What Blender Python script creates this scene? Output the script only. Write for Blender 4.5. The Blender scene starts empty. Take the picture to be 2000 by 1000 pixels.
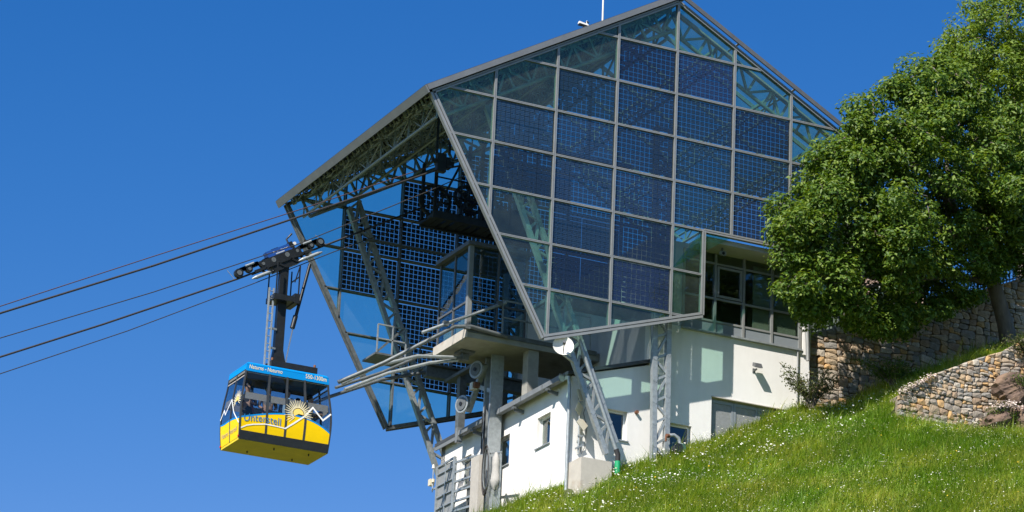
import bpy, bmesh, math, random
import numpy as np
from mathutils import Vector, Matrix
random.seed(7); rng = np.random.default_rng(7)
scene = bpy.context.scene
COL = scene.collection
R = math.radians

# ---------------------------------------------------------------- camera
cam = bpy.data.cameras.new("camera"); camo = bpy.data.objects.new("camera", cam); COL.objects.link(camo)
cam.sensor_width = 36.0; cam.lens = 115.32; cam.clip_start = 0.5; cam.clip_end = 3000
_r = Vector((0.8977874, -0.4384337, 0.0418764)); _u = Vector((-0.1802612, -0.2790342, 0.9432104)); _f = Vector((0.4018503, 0.8543511, 0.329546))
camo.matrix_world = Matrix(((_r.x, _u.x, -_f.x, -34.3725), (_r.y, _u.y, -_f.y, -78.856), (_r.z, _u.z, -_f.z, -36.4329), (0, 0, 0, 1)))
scene.camera = camo
# ---------------------------------------------------------------- sky and sun
SUN_TO = Vector((-1.5, -1.0, 1.72)).normalized()          # towards the sun
world = bpy.data.worlds.new("World"); scene.world = world; world.use_nodes = True
wn = world.node_tree.nodes; wl = world.node_tree.links
bg = wn["Background"]
sky = wn.new("ShaderNodeTexSky"); sky.sky_type = 'NISHITA'; sky.sun_disc = False
sky.sun_elevation = math.asin(SUN_TO.z); sky.sun_rotation = math.atan2(SUN_TO.x, SUN_TO.y)
sky.altitude = 1300; sky.air_density = 1.0; sky.dust_density = 0.4; sky.ozone_density = 5.0
# the deep polarised blue of a clear alpine noon: red and green fall off faster than blue away from the horizon
sep = wn.new("ShaderNodeSeparateColor"); com = wn.new("ShaderNodeCombineColor"); wl.new(sky.outputs[0], sep.inputs[0]); wl.new(sep.outputs[2], com.inputs[2])
for ch, k_, p_, cap in ((0, .22, 3.1, .8), (1, .485, 1.44, .95)):
    pw = wn.new("ShaderNodeMath"); pw.operation = 'POWER'; pw.inputs[1].default_value = p_; mu_ = wn.new("ShaderNodeMath"); mu_.operation = 'MULTIPLY'; mu_.inputs[1].default_value = k_
    cp = wn.new("ShaderNodeMath"); cp.operation = 'MULTIPLY'; cp.inputs[1].default_value = cap; mn = wn.new("ShaderNodeMath"); mn.operation = 'MINIMUM'
    wl.new(sep.outputs[ch], pw.inputs[0]); wl.new(pw.outputs[0], mu_.inputs[0]); wl.new(sep.outputs[ch], cp.inputs[0]); wl.new(mu_.outputs[0], mn.inputs[0]); wl.new(cp.outputs[0], mn.inputs[1]); wl.new(mn.outputs[0], com.inputs[ch])
wl.new(com.outputs[0], bg.inputs[0]); bg.inputs[1].default_value = 0.096
sun = bpy.data.lights.new("sun", 'SUN'); suno = bpy.data.objects.new("sun", sun); COL.objects.link(suno)
sun.energy = 5.0; sun.angle = R(0.53); sun.color = (1.0, 0.945, 0.865)
suno.rotation_euler = SUN_TO.to_track_quat('Z', 'Y').to_euler(); suno.location = (-30, -20, 40)
vs = scene.view_settings
vs.view_transform = 'Standard'; vs.look = 'None'; vs.exposure = 0.6; vs.gamma = 1.0; vs.use_curve_mapping = False
scene.cycles.max_bounces = 10; scene.cycles.transparent_max_bounces = 40; scene.cycles.glossy_bounces = 4
scene.cycles.caustics_reflective = False; scene.cycles.caustics_refractive = False

# ---------------------------------------------------------------- helpers
WL = {}                                                     # world location of each object's origin
def V(*a): return Vector(a)
def tag(o, label=None, cat=None, group=None, kind=None):
    if label: o["label"] = label
    if cat: o["category"] = cat
    if group: o["group"] = group
    if kind: o["kind"] = kind
    return o
def place(o, loc, parent=None):
    loc = Vector(loc); WL[o.name] = loc
    if parent: o.parent = parent; o.location = loc - WL[parent.name]
    else: o.location = loc
def empty(name, loc, label=None, cat=None, group=None):
    o = bpy.data.objects.new(name, None); COL.objects.link(o); o.empty_display_size = .3
    place(o, loc); return tag(o, label, cat, group)
def inst(name, mesh, loc, parent=None, rot=None, scale=None):
    o = bpy.data.objects.new(name, mesh); COL.objects.link(o); place(o, loc, parent)
    if rot is not None: o.rotation_euler = rot
    if scale is not None: o.scale = scale
    return o
def frame_of(d, up=(0, 0, 1)):
    d = Vector(d).normalized(); up = Vector(up)
    if abs(d.dot(up)) > .985: up = Vector((0, 1, 0)) if abs(d.y) < .9 else Vector((1, 0, 0))
    s = d.cross(up).normalized(); return d, s, s.cross(d).normalized()
class MB:
    def __init__(s): s.v = []; s.f = []; s.m = []; s.sm = []
    def add(s, vs_, fs, m=0, smooth=False):
        n = len(s.v); s.v += [tuple(q) for q in vs_]; s.f += [tuple(i + n for i in q) for q in fs]; s.m += [m] * len(fs); s.sm += [smooth] * len(fs); return s
    def hexa(s, a, b, m=0):                                  # two quads, a below b, same winding
        return s.add(list(a) + list(b), [(3, 2, 1, 0), (4, 5, 6, 7), (0, 1, 5, 4), (1, 2, 6, 5), (2, 3, 7, 6), (3, 0, 4, 7)], m)
    def box(s, x0, x1, y0, y1, z0, z1, m=0):
        return s.hexa([(x0, y0, z0), (x1, y0, z0), (x1, y1, z0), (x0, y1, z0)], [(x0, y0, z1), (x1, y0, z1), (x1, y1, z1), (x0, y1, z1)], m)
    def bar(s, p, q, w, h, m=0, up=(0, 0, 1)):               # w sideways, h along up
        p = Vector(p); q = Vector(q); d, a, b = frame_of(q - p, up); a = a * (w / 2); b = b * (h / 2)
        return s.hexa([p - a - b, p + a - b, p + a + b, p - a + b], [q - a - b, q + a - b, q + a + b, q - a + b], m)
    def tube(s, p, q, r, n=8, m=0, r2=None, cap=True):
        p = Vector(p); q = Vector(q); d, a, b = frame_of(q - p); r2 = r if r2 is None else r2
        vs_ = []
        for c, rr in ((p, r), (q, r2)):
            for i in range(n): t = 2 * math.pi * i / n; vs_.append(c + a * (rr * math.cos(t)) + b * (rr * math.sin(t)))
        s.add(vs_, [(i, (i + 1) % n, n + (i + 1) % n, n + i) for i in range(n)], m, True)
        if cap: s.add(vs_, [tuple(range(n - 1, -1, -1)), tuple(range(n, 2 * n))], m)
        return s
    def path(s, pts, r, n=8, m=0):
        pts = [Vector(p) for p in pts]; rings = []; k = len(pts)
        rr = r if isinstance(r, (list, tuple)) else [r] * k
        prev = None
        for i, p in enumerate(pts):
            t = (pts[min(i + 1, k - 1)] - pts[max(i - 1, 0)]).normalized()
            if prev is None: d, a, b = frame_of(t)
            else: a = (prev - t * prev.dot(t)).normalized(); b = t.cross(a) * -1; b = a.cross(t) * -1
            prev = a; b = t.cross(a)
            for j in range(n): u = 2 * math.pi * j / n; rings.append(p + a * (rr[i] * math.cos(u)) + b * (rr[i] * math.sin(u)))
        fs = [(i * n + j, i * n + (j + 1) % n, (i + 1) * n + (j + 1) % n, (i + 1) * n + j) for i in range(k - 1) for j in range(n)]
        s.add(rings, fs, m, True); s.add(rings, [tuple(range(n - 1, -1, -1)), tuple(range((k - 1) * n, k * n))], m); return s
    def prism(s, pts, off, m=0):                             # polygon pts swept by off
        n = len(pts); off = Vector(off); b = [Vector(p) + off for p in pts]
        return s.add(list(pts) + b, [tuple(range(n - 1, -1, -1)), tuple(range(n, 2 * n))] + [(i, (i + 1) % n, n + (i + 1) % n, n + i) for i in range(n)], m)
    def wheel(s, c, axis, r, w, n=16, m=0):
        c = Vector(c); a = Vector(axis).normalized() * (w / 2); return s.tube(c - a, c + a, r, n, m)
    def build(s, name, mats, parent=None, label=None, cat=None, group=None, kind=None, loc=None, fix=True):
        A = np.array(s.v, dtype=float)
        if loc is None:
            lo, hi = A.min(0), A.max(0); loc = ((lo[0] + hi[0]) / 2, (lo[1] + hi[1]) / 2, lo[2])
        A = A - np.array(loc)
        me = bpy.data.meshes.new(name); me.from_pydata(A.tolist(), [], s.f)
        for mm in (mats if isinstance(mats, (list, tuple)) else [mats]): me.materials.append(mm)
        me.polygons.foreach_set("material_index", s.m); me.polygons.foreach_set("use_smooth", s.sm)
        if fix and len(s.f) < 60000:
            bm = bmesh.new(); bm.from_mesh(me); bmesh.ops.recalc_face_normals(bm, faces=bm.faces); bm.to_mesh(me); bm.free()
        me.update()
        o = inst(name, me, loc, parent); tag(o, label, cat, group, kind); return o

# ---------------------------------------------------------------- materials
def newmat(name):
    m = bpy.data.materials.new(name); m.use_nodes = True; nt = m.node_tree
    return m, nt, nt.nodes, nt.links, nt.nodes["Principled BSDF"]
def mat(name, col, rough=.6, metal=0.0, var=.15, scale=6.0, bump=0.0, bscale=40.0, spec=.5, coat=0.0, stretch=None, objvar=0.0, dirt=None):
    m, nt, N, L, b = newmat(name)
    tc = N.new("ShaderNodeTexCoord"); src = tc.outputs["Object"]
    if stretch:
        mp = N.new("ShaderNodeMapping"); mp.inputs[3].default_value = stretch; L.new(src, mp.inputs[0]); src = mp.outputs[0]
    nz = N.new("ShaderNodeTexNoise"); nz.inputs["Scale"].default_value = scale; nz.inputs["Detail"].default_value = 6; nz.inputs["Roughness"].default_value = .65
    L.new(src, nz.inputs["Vector"])
    rp = N.new("ShaderNodeValToRGB"); rp.color_ramp.elements[0].position = .3; rp.color_ramp.elements[1].position = .72
    c0 = tuple(max(0, c * (1 - var)) for c in col) + (1,); c1 = tuple(min(1, c * (1 + var)) for c in col) + (1,)
    rp.color_ramp.elements[0].color = c0; rp.color_ramp.elements[1].color = c1
    L.new(nz.outputs[0], rp.inputs[0]); out = rp.outputs[0]
    if dirt:
        n2 = N.new("ShaderNodeTexNoise"); n2.inputs["Scale"].default_value = dirt[1]; n2.inputs["Detail"].default_value = 8; L.new(src, n2.inputs["Vector"])
        r2 = N.new("ShaderNodeValToRGB"); r2.color_ramp.elements[0].position = dirt[2]; r2.color_ramp.elements[1].position = dirt[2] + .18
        L.new(n2.outputs[0], r2.inputs[0]); mx = N.new("ShaderNodeMix"); mx.data_type = 'RGBA'; mx.inputs[7].default_value = dirt[0] + (1,)
        L.new(r2.outputs[0], mx.inputs[0]); L.new(out, mx.inputs[6]); out = mx.outputs[2]
    if objvar:
        oi = N.new("ShaderNodeObjectInfo"); hs = N.new("ShaderNodeHueSaturation"); mr = N.new("ShaderNodeMapRange")
        mr.inputs[3].default_value = 1 - objvar; mr.inputs[4].default_value = 1 + objvar
        L.new(oi.outputs["Random"], mr.inputs[0]); L.new(mr.outputs[0], hs.inputs["Value"]); L.new(out, hs.inputs["Color"]); out = hs.outputs[0]
    L.new(out, b.inputs["Base Color"])
    b.inputs["Roughness"].default_value = rough; b.inputs["Metallic"].default_value = metal; b.inputs["Specular IOR Level"].default_value = spec; b.inputs["Coat Weight"].default_value = coat
    if bump:
        nb = N.new("ShaderNodeTexNoise"); nb.inputs["Scale"].default_value = bscale; nb.inputs["Detail"].default_value = 5; L.new(src, nb.inputs["Vector"])
        bp = N.new("ShaderNodeBump"); bp.inputs["Strength"].default_value = bump; bp.inputs["Distance"].default_value = .02
        L.new(nb.outputs[0], bp.inputs["Height"]); L.new(bp.outputs[0], b.inputs["Normal"])
    return m
def plaster(name, col):
    m = mat(name, col, .9, 0, .035, 1.3, .25, 220, .2, dirt=((.66, .64, .60), .9, .66)); N = m.node_tree.nodes; L = m.node_tree.links; b = N["Principled BSDF"]
    tc = N.new("ShaderNodeTexCoord"); mp = N.new("ShaderNodeMapping"); mp.inputs[3].default_value = (2.2, 2.2, .3); L.new(tc.outputs["Object"], mp.inputs[0])
    nz = N.new("ShaderNodeTexNoise"); nz.inputs["Scale"].default_value = 1.4; nz.inputs["Detail"].default_value = 7; L.new(mp.outputs[0], nz.inputs["Vector"])
    mr = N.new("ShaderNodeMapRange"); mr.inputs[1].default_value = .48; mr.inputs[2].default_value = .8; mr.inputs[3].default_value = 0; mr.inputs[4].default_value = .22; L.new(nz.outputs[0], mr.inputs[0])
    src = b.inputs["Base Color"].links[0].from_socket; mx = N.new("ShaderNodeMix"); mx.data_type = 'RGBA'; mx.inputs[7].default_value = (.60, .57, .51, 1); L.new(mr.outputs[0], mx.inputs[0]); L.new(src, mx.inputs[6]); L.new(mx.outputs[2], b.inputs["Base Color"]); return m
def glass(name, tint, refl=1.0, rough=.02, haze=0.0):
    m, nt, N, L, b = newmat(name); N.remove(b); out = N["Material Output"]
    tr = N.new("ShaderNodeBsdfTransparent"); tr.inputs[0].default_value = tint + (1,)
    gl = N.new("ShaderNodeBsdfGlossy"); gl.inputs["Roughness"].default_value = rough
    nz = N.new("ShaderNodeTexNoise"); nz.inputs["Scale"].default_value = 1.3; bp = N.new("ShaderNodeBump"); bp.inputs["Strength"].default_value = .05; bp.inputs["Distance"].default_value = .05
    tc = N.new("ShaderNodeTexCoord"); L.new(tc.outputs["Object"], nz.inputs["Vector"]); L.new(nz.outputs[0], bp.inputs["Height"]); L.new(bp.outputs[0], gl.inputs["Normal"])
    fr = N.new("ShaderNodeFresnel"); ge = N.new("ShaderNodeNewGeometry"); io = N.new("ShaderNodeMapRange"); io.inputs[3].default_value = 1.5; io.inputs[4].default_value = 1 / 1.5
    L.new(ge.outputs["Backfacing"], io.inputs[0]); L.new(io.outputs[0], fr.inputs[0])
    mu = N.new("ShaderNodeMath"); mu.operation = 'MULTIPLY'; mu.inputs[1].default_value = refl; L.new(fr.outputs[0], mu.inputs[0])
    mx = N.new("ShaderNodeMixShader"); L.new(mu.outputs[0], mx.inputs[0]); L.new(tr.outputs[0], mx.inputs[1]); L.new(gl.outputs[0], mx.inputs[2]); last = mx.outputs[0]
    if haze:                                                 # pale diffuse film: dust, and a hazy reflection painted into the pane
        df = N.new("ShaderNodeBsdfDiffuse"); df.inputs[0].default_value = (.55, .6, .58, 1)
        n2 = N.new("ShaderNodeTexNoise"); n2.inputs["Scale"].default_value = 2.0; n2.inputs["Detail"].default_value = 7; L.new(tc.outputs["Object"], n2.inputs["Vector"])
        mr = N.new("ShaderNodeMapRange"); mr.inputs[1].default_value = .3; mr.inputs[2].default_value = .75; mr.inputs[3].default_value = haze * .5; mr.inputs[4].default_value = haze * 1.6
        L.new(n2.outputs[0], mr.inputs[0]); m2 = N.new("ShaderNodeMixShader"); L.new(mr.outputs[0], m2.inputs[0]); L.new(last, m2.inputs[1]); L.new(df.outputs[0], m2.inputs[2]); last = m2.outputs[0]
    L.new(last, out.inputs[0]); return m

M = {}
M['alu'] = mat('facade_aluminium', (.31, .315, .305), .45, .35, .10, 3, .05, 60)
M['alu_dark'] = mat('dark_aluminium', (.13, .135, .14), .5, .3, .15, 4)
M['fascia'] = mat('roof_fascia_zinc', (.21, .215, .215), .5, .4, .12, 2, .04, 30)
M['galv'] = mat('galvanised_steel', (.36, .39, .40), .5, .45, .22, 9, .06, 50)
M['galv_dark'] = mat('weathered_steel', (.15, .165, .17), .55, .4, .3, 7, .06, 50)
M['steel_roof'] = mat('roof_frame_steel', (.27, .31, .31), .5, .3, .2, 8)
M['bright'] = mat('bright_rod_steel', (.62, .63, .64), .25, .8, .08, 10)
M['black'] = mat('black_painted_steel', (.016, .018, .02), .4, .1, .3, 5, .05, 30)
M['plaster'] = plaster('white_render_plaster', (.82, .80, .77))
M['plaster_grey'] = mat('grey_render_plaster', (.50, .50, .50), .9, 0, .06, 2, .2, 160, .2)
M['concrete'] = mat('raw_concrete', (.34, .33, .30), .85, 0, .18, 2.2, .3, 60, .2, dirt=((.22, .21, .18), 1.2, .55))
M['concrete_light'] = mat('pale_concrete_stained', (.50, .46, .40), .85, 0, .12, 2.2, .3, 60, .2, dirt=((.38, .30, .22), 1.5, .58))
M['roofing'] = mat('dark_roof_sheet', (.07, .075, .08), .55, .2, .2, 3)
M['slat'] = mat('roof_slat_underside', (.055, .06, .058), .6, .15, .2, 5, stretch=(4, .3, 4), objvar=.35)
M['glass_near'] = glass('tinted_facade_glass', (.72, .90, .83), 1.2, .02, .024)
M['glass_pv'] = glass('solar_panel_glass', (.88, .94, .95), .75, .02, .006)
M['glass_far'] = glass('blue_tinted_facade_glass', (.72, .945, .93), .7, .02, .026)
M['glass_win'] = glass('window_glass', (.72, .80, .76), 2.0, .01)
M['glass_booth'] = glass('booth_glass', (.62, .74, .76), 1.8, .01)
M['glass_cab'] = glass('cabin_window_glass', (.82, .85, .87), .9, .01)
M['room'] = mat('room_interior', (.30, .30, .25), .9, 0, .2, 2)
M['bracket'] = mat('bright_zinc_bracket', (.50, .54, .52), .45, .3, .3, 12)
M['machine'] = mat('machine_grey', (.035, .038, .042), .5, .1, .3, 5)
M['dark_room'] = mat('dark_interior', (.05, .05, .048), .9, 0, .3, 3)
M['white_frame'] = mat('white_window_frame', (.75, .75, .73), .5, 0, .05, 5)
M['blind'] = mat('curtain_cloth', (.45, .44, .36), .9, 0, .1, 3, stretch=(20, 1, 1))
M['spandrel'] = mat('grey_spandrel_panel', (.26, .29, .31), .45, .2, .06, 3)
M['cable'] = mat('steel_wire_rope', (.05, .045, .045), .5, .3, .35, 30)
M['cable_red'] = mat('rope_with_red_sheath', (.085, .045, .045), .55, .1, .3, 20)
M['rubber'] = mat('black_rubber', (.02, .02, .021), .7, 0, .2, 10)
M['plastic_white'] = mat('white_plastic', (.72, .70, .64), .5, 0, .08, 8)
M['plastic_cream'] = mat('cream_antenna_plastic', (.66, .60, .46), .5, 0, .08, 8)
M['green_pipe'] = mat('green_plastic_pipe', (.01, .33, .13), .45, 0, .1, 8)
M['rust'] = mat('rusty_fitting', (.20, .09, .05), .8, .2, .4, 12)
M['canvas'] = mat('grey_canvas', (.42, .40, .37), .9, 0, .15, 6, .3, 30)
M['insul'] = mat('mineral_board', (.43, .40, .36), .9, 0, .1, 6, .3, 60)
M['mesh_panel'] = mat('perforated_grey_panel', (.30, .31, .31), .6, .3, .12, 12, .2, 90)

def cell_mat():
    m, nt, N, L, b = newmat('polycrystalline_solar_cell')
    tc = N.new("ShaderNodeTexCoord")
    vo = N.new("ShaderNodeTexVoronoi"); vo.inputs["Scale"].default_value = 55; L.new(tc.outputs["Object"], vo.inputs["Vector"])
    r = N.new("ShaderNodeValToRGB"); r.color_ramp.elements[0].color = (.004, .012, .036, 1); r.color_ramp.elements[1].color = (.009, .025, .076, 1)
    L.new(vo.outputs["Color"], r.inputs[0])
    sx = N.new("ShaderNodeSeparateXYZ"); L.new(tc.outputs["Object"], sx.inputs[0])
    mm = N.new("ShaderNodeMath"); mm.operation = 'MULTIPLY'; mm.inputs[1].default_value = 1 / .0541; L.new(sx.outputs["Z"], mm.inputs[0])
    fr = N.new("ShaderNodeMath"); fr.operation = 'FRACT'; L.new(mm.outputs[0], fr.inputs[0])
    lt = N.new("ShaderNodeMath"); lt.operation = 'LESS_THAN'; lt.inputs[1].default_value = .10; L.new(fr.outputs[0], lt.inputs[0])
    mx = N.new("ShaderNodeMix"); mx.data_type = 'RGBA'; mx.inputs[7].default_value = (.085, .095, .13, 1); L.new(lt.outputs[0], mx.inputs[0]); L.new(r.outputs[0], mx.inputs[6])
    oi = N.new("ShaderNodeObjectInfo"); hs = N.new("ShaderNodeHueSaturation"); mr = N.new("ShaderNodeMapRange"); mr.inputs[3].default_value = .55; mr.inputs[4].default_value = 1.45
    L.new(oi.outputs["Random"], mr.inputs[0]); L.new(mr.outputs[0], hs.inputs["Value"]); L.new(mx.outputs[2], hs.inputs["Color"])
    wn_ = N.new("ShaderNodeTexWhiteNoise"); wn_.noise_dimensions = '1D'; L.new(oi.outputs["Random"], wn_.inputs["W"]); mh = N.new("ShaderNodeMapRange"); mh.inputs[3].default_value = .47; mh.inputs[4].default_value = .512; L.new(wn_.outputs[0], mh.inputs[0]); L.new(mh.outputs[0], hs.inputs["Hue"])
    L.new(hs.outputs[0], b.inputs["Base Color"]); b.inputs["Roughness"].default_value = .35
    return m
M['gutter'] = mat('dull_zinc', (.20, .215, .225), .6, .2, .15, 3)
M['cell'] = cell_mat()
M['cell_back'] = mat('solar_cell_back', (.028, .028, .028), .7, 0, .2, 5)
# ================================================================ the hillside
WALL_Y = -4.0
def softmax(a, b, k): return k * np.logaddexp(a / k, b / k)
def ground(x, y, terrace=True):
    x = np.asarray(x, float); y = np.asarray(y, float)
    zx = -11.60 + .18 * np.exp(-((x - 5.7) / 1.1) ** 2) - .10 * np.exp(-((x - 10.3) / 1.4) ** 2) + .5 * (np.minimum(x, 12.6) - 6.6) + .12 * np.maximum(x - 12.6, 0)
    zy = np.where(y < 1, .35 * (y - 1), .06 * (y - 1))
    zy = np.where(y < -9, .35 * -10 + .35 * (y + 9), zy)
    z = zx + zy + .10 * np.sin(x * .9 + .3) * np.sin(y * .7 + 1.1) * (y < .5) + .05 * np.sin(2.1 * x + 1.7 * y) * (y < .5)
    z = np.where(x > 40, np.minimum(z, zx + zy), z)
    z = softmax(z, -38.3 + 0 * z, 1.5)
    if terrace:
        wy = WALL_Y - .0 * x
        t = -9.55 + .6 * (x - 13.0); t = np.minimum(t, -5.6 + .04 * (x - 19.5)) + .10 * np.clip(y - WALL_Y, 0, 6) - .45 * np.clip((x - 15.5) / 3, 0, 1)
        on = (y > wy + .12) & (x > 12.9) & (y < 1.5)
        k = np.clip((x - 12.2) / 1.1, 0, 1); k = k * k * (3 - 2 * k)
        z = np.where((y > wy + .12) & (x > 12.2) & (y < 1.5), z + (np.maximum(t, z) - z) * k, z)
        back = (y >= 1.35) & (x > 12.9)                      # made ground behind the upper stone wall
        tb = -6.15 + .43 * (x - 13.05); tb = np.minimum(tb, -3.0 + .03 * (x - 20))
        z = np.where(back, np.maximum(z, tb - .25), z)
    return z
def grid_axis(segs):
    a = []
    for lo, hi, n in segs: a += list(np.linspace(lo, hi, n, endpoint=False))
    return np.array(a + [segs[-1][1]])
gx = grid_axis([(-500, -60, 12), (-60, -4, 26), (-4, 24, 130), (24, 60, 16), (60, 400, 10)])
gy = grid_axis([(-500, -90, 10), (-90, -20, 24), (-20, 3, 116), (3, 14, 22), (14, 60, 12), (60, 500, 10)])
X, Y = np.meshgrid(gx, gy); Z = ground(X, Y)
m, nt, N, L, b = newmat('meadow_soil')
tc = N.new("ShaderNodeTexCoord"); nz = N.new("ShaderNodeTexNoise"); nz.inputs["Scale"].default_value = .8; nz.inputs["Detail"].default_value = 9; L.new(tc.outputs["Object"], nz.inputs["Vector"])
rp = N.new("ShaderNodeValToRGB"); rp.color_ramp.elements[0].position = .35; rp.color_ramp.elements[0].color = (.05, .062, .022, 1); rp.color_ramp.elements[1].position = .7; rp.color_ramp.elements[1].color = (.10, .11, .042, 1)
L.new(nz.outputs[0], rp.inputs[0]); L.new(rp.outputs[0], b.inputs["Base Color"]); b.inputs["Roughness"].default_value = .95
M['soil'] = m
me = bpy.data.meshes.new('hillside'); nx, ny = len(gx), len(gy)
idx = np.arange(nx * ny).reshape(ny, nx)
q = np.stack([idx[:-1, :-1], idx[:-1, 1:], idx[1:, 1:], idx[1:, :-1]], -1).reshape(-1, 4)
me.from_pydata(np.stack([X.ravel(), Y.ravel(), Z.ravel()], -1).tolist(), [], q.tolist()); me.materials.append(M['soil'])
o = inst('hillside', me, (0, 0, 0)); tag(o, 'steep green meadow hillside falling away below the station', None, None, 'structure')
# ================================================================ the mountain station
W = 10.84; MW = 1.95; MH = 1.359
st = empty('cable_car_station', (8.0, 5.4, -10.0), 'angular glass mountain station with solar panel facades on white plaster base', 'building')
PROF = [(0, -1.63), (7.8, 2.92), (13.65, -.2), (13.65, -3 * MH), (8.83, -3 * MH), (8.83, -6.66), (3.79, -8.25)]
def clip_rect(P, x0, x1, z0, z1):
    def cl(P, ax, lim, keep_ge):
        out = []
        for i in range(len(P)):
            a, b_ = P[i], P[(i + 1) % len(P)]; ia = (a[ax] >= lim) if keep_ge else (a[ax] <= lim); ib = (b_[ax] >= lim) if keep_ge else (b_[ax] <= lim)
            if ia: out.append(a)
            if ia != ib:
                t = (lim - a[ax]) / (b_[ax] - a[ax]); out.append((a[0] + t * (b_[0] - a[0]), a[1] + t * (b_[1] - a[1])))
        return out
    for ax, lim, k in ((0, x0, True), (0, x1, False), (1, z0, True), (1, z1, False)):
        if P: P = cl(P, ax, lim, k)
    Q = []
    for p in P:
        if not Q or math.dist(p, Q[-1]) > .004: Q.append(p)
    if len(Q) > 1 and math.dist(Q[0], Q[-1]) < .004: Q.pop()
    return Q
def area(P): return .5 * sum(P[i][0] * P[(i + 1) % len(P)][1] - P[(i + 1) % len(P)][0] * P[i][1] for i in range(len(P)))
def inset(P, d):
    if area(P) < 0: P = P[::-1]
    n = len(P); Ls = []
    for i in range(n):
        a, b_ = P[i], P[(i + 1) % n]; ex, ez = b_[0] - a[0], b_[1] - a[1]; l = math.hypot(ex, ez); nx_, nz_ = -ez / l, ex / l
        Ls.append((a[0] + nx_ * d, a[1] + nz_ * d, ex / l, ez / l))
    out = []
    for i in range(n):
        a, b_ = Ls[i - 1], Ls[i]; den = a[2] * b_[3] - a[3] * b_[2]
        if abs(den) < 1e-3: out.append((b_[0], b_[1])); continue
        t = ((b_[0] - a[0]) * b_[3] - (b_[1] - a[1]) * b_[2]) / den; out.append((a[0] + a[2] * t, a[1] + a[3] * t))
    return out
def cross(P, ax, val):
    xs = []
    for i in range(len(P)):
        a, b_ = P[i], P[(i + 1) % len(P)]
        if (a[ax] > val) != (b_[ax] > val): t = (val - a[ax]) / (b_[ax] - a[ax]); xs.append(a[1 - ax] + t * (b_[1 - ax] - a[1 - ax]))
    xs.sort(); return list(zip(xs[::2], xs[1::2]))
PV = {(1, 1), (1, 2)} | {(2, j) for j in range(0, 5)} | {(3, j) for j in range(-1, 5)} | {(4, j) for j in range(-1, 3)} | {(5, j) for j in range(0, 3)} | {(6, 1), (6, 2)}
def panel_mesh(glassmat):
    mb = MB(); w, h = MW - .10, MH - .10
    mb.box(-w / 2, w / 2, -.008, .008, -h / 2, h / 2, 0)
    c = .0685
    for i in range(12):
        for j in range(8):
            x, z = (i - 5.5) * .1515, (j - 3.5) * .1515
            mb.add([(x - c, -.002, z - c), (x + c, -.002, z - c), (x + c, -.002, z + c), (x - c, -.002, z + c)], [(0, 1, 2, 3)], 1)
            mb.add([(x - c, .002, z - c), (x - c, .002, z + c), (x + c, .002, z + c), (x + c, .002, z - c)], [(0, 1, 2, 3)], 2)
    me = bpy.data.meshes.new('solar_panel'); me.from_pydata(mb.v, [], mb.f); me.polygons.foreach_set("material_index", mb.m)
    for k in (glassmat, M['cell'], M['cell_back']): me.materials.append(k)
    me.update(); return me
def member(mb, p, q, w, out, extra=0.0):
    p = Vector(p); q = Vector(q); up = (0, 1, 0); d, a, b_ = frame_of(q - p, up); yo = Vector((0, out, 0))
    for s_ in (-1, 1):
        o_ = a * (s_ * w * .29); mb.bar(p + o_ + yo * (.03 + extra), q + o_ + yo * (.03 + extra), w * .42, .05, 0, up)
    mb.bar(p - yo * .055, q - yo * .055, w * .66, .12, 0, up)
def facade(y, out, matf, gmat, wide):
    mb = MB(); n = len(PROF)
    for i in range(n):
        a, b_ = PROF[i], PROF[(i + 1) % n]; wdt = wide if i in (5, 6) else .11
        member(mb, (a[0], y, a[1]), (b_[0], y, b_[1]), wdt, out, .008 + .003 * (i % 3))
    fr = mb.build('facade_frame', matf, st)
    for i in range(1, 7):
        for z0, z1 in cross(PROF, 0, i * MW):
            mb = MB(); member(mb, (i * MW, y, z0), (i * MW, y, z1), .072, out); mb.build('mullion', matf, fr)
    for j in range(-1, 6):
        if j == 3: spans = [(lo, min(hi, 8.83)) for lo, hi in cross(PROF, 1, -j * MH + .001)]
        else: spans = cross(PROF, 1, -j * MH)
        for lo, hi in spans:
            xs = [lo] + [k * MW for k in range(1, 7) if lo + .05 < k * MW < hi - .05] + [hi]
            for a, b_ in zip(xs[:-1], xs[1:]):
                mb = MB(); member(mb, (a + (.037 if a > lo else 0), y, -j * MH), (b_ - (.037 if b_ < hi else 0), y, -j * MH), .062, out, -.004); mb.build('transom', matf, fr)
    pm = panel_mesh(M['glass_pv'])
    for i in range(0, 7):
        for j in range(-3, 7):
            P = clip_rect(PROF, i * MW, (i + 1) * MW, -(j + 1) * MH, -j * MH)
            if len(P) < 3 or abs(area(P)) < .03: continue
            if (i, j) in PV:
                o = inst('solar_panel', pm, ((i + .5) * MW, y, -(j + .5) * MH), fr)
                if out > 0: o.rotation_euler = (0, 0, math.pi)
            else:
                Q = inset(P, .035)
                if abs(area(Q)) < .01: continue
                MB().prism([(p[0], y - .006, p[1]) for p in Q], (0, .012, 0)).build('glass_pane', gmat, fr)
    return fr
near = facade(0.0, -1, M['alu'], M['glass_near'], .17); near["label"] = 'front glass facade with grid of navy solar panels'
far = facade(W, 1, M['galv_dark'], M['glass_far'], .17); far["label"] = 'rear glass facade seen from inside, black cells against the sky'

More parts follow.
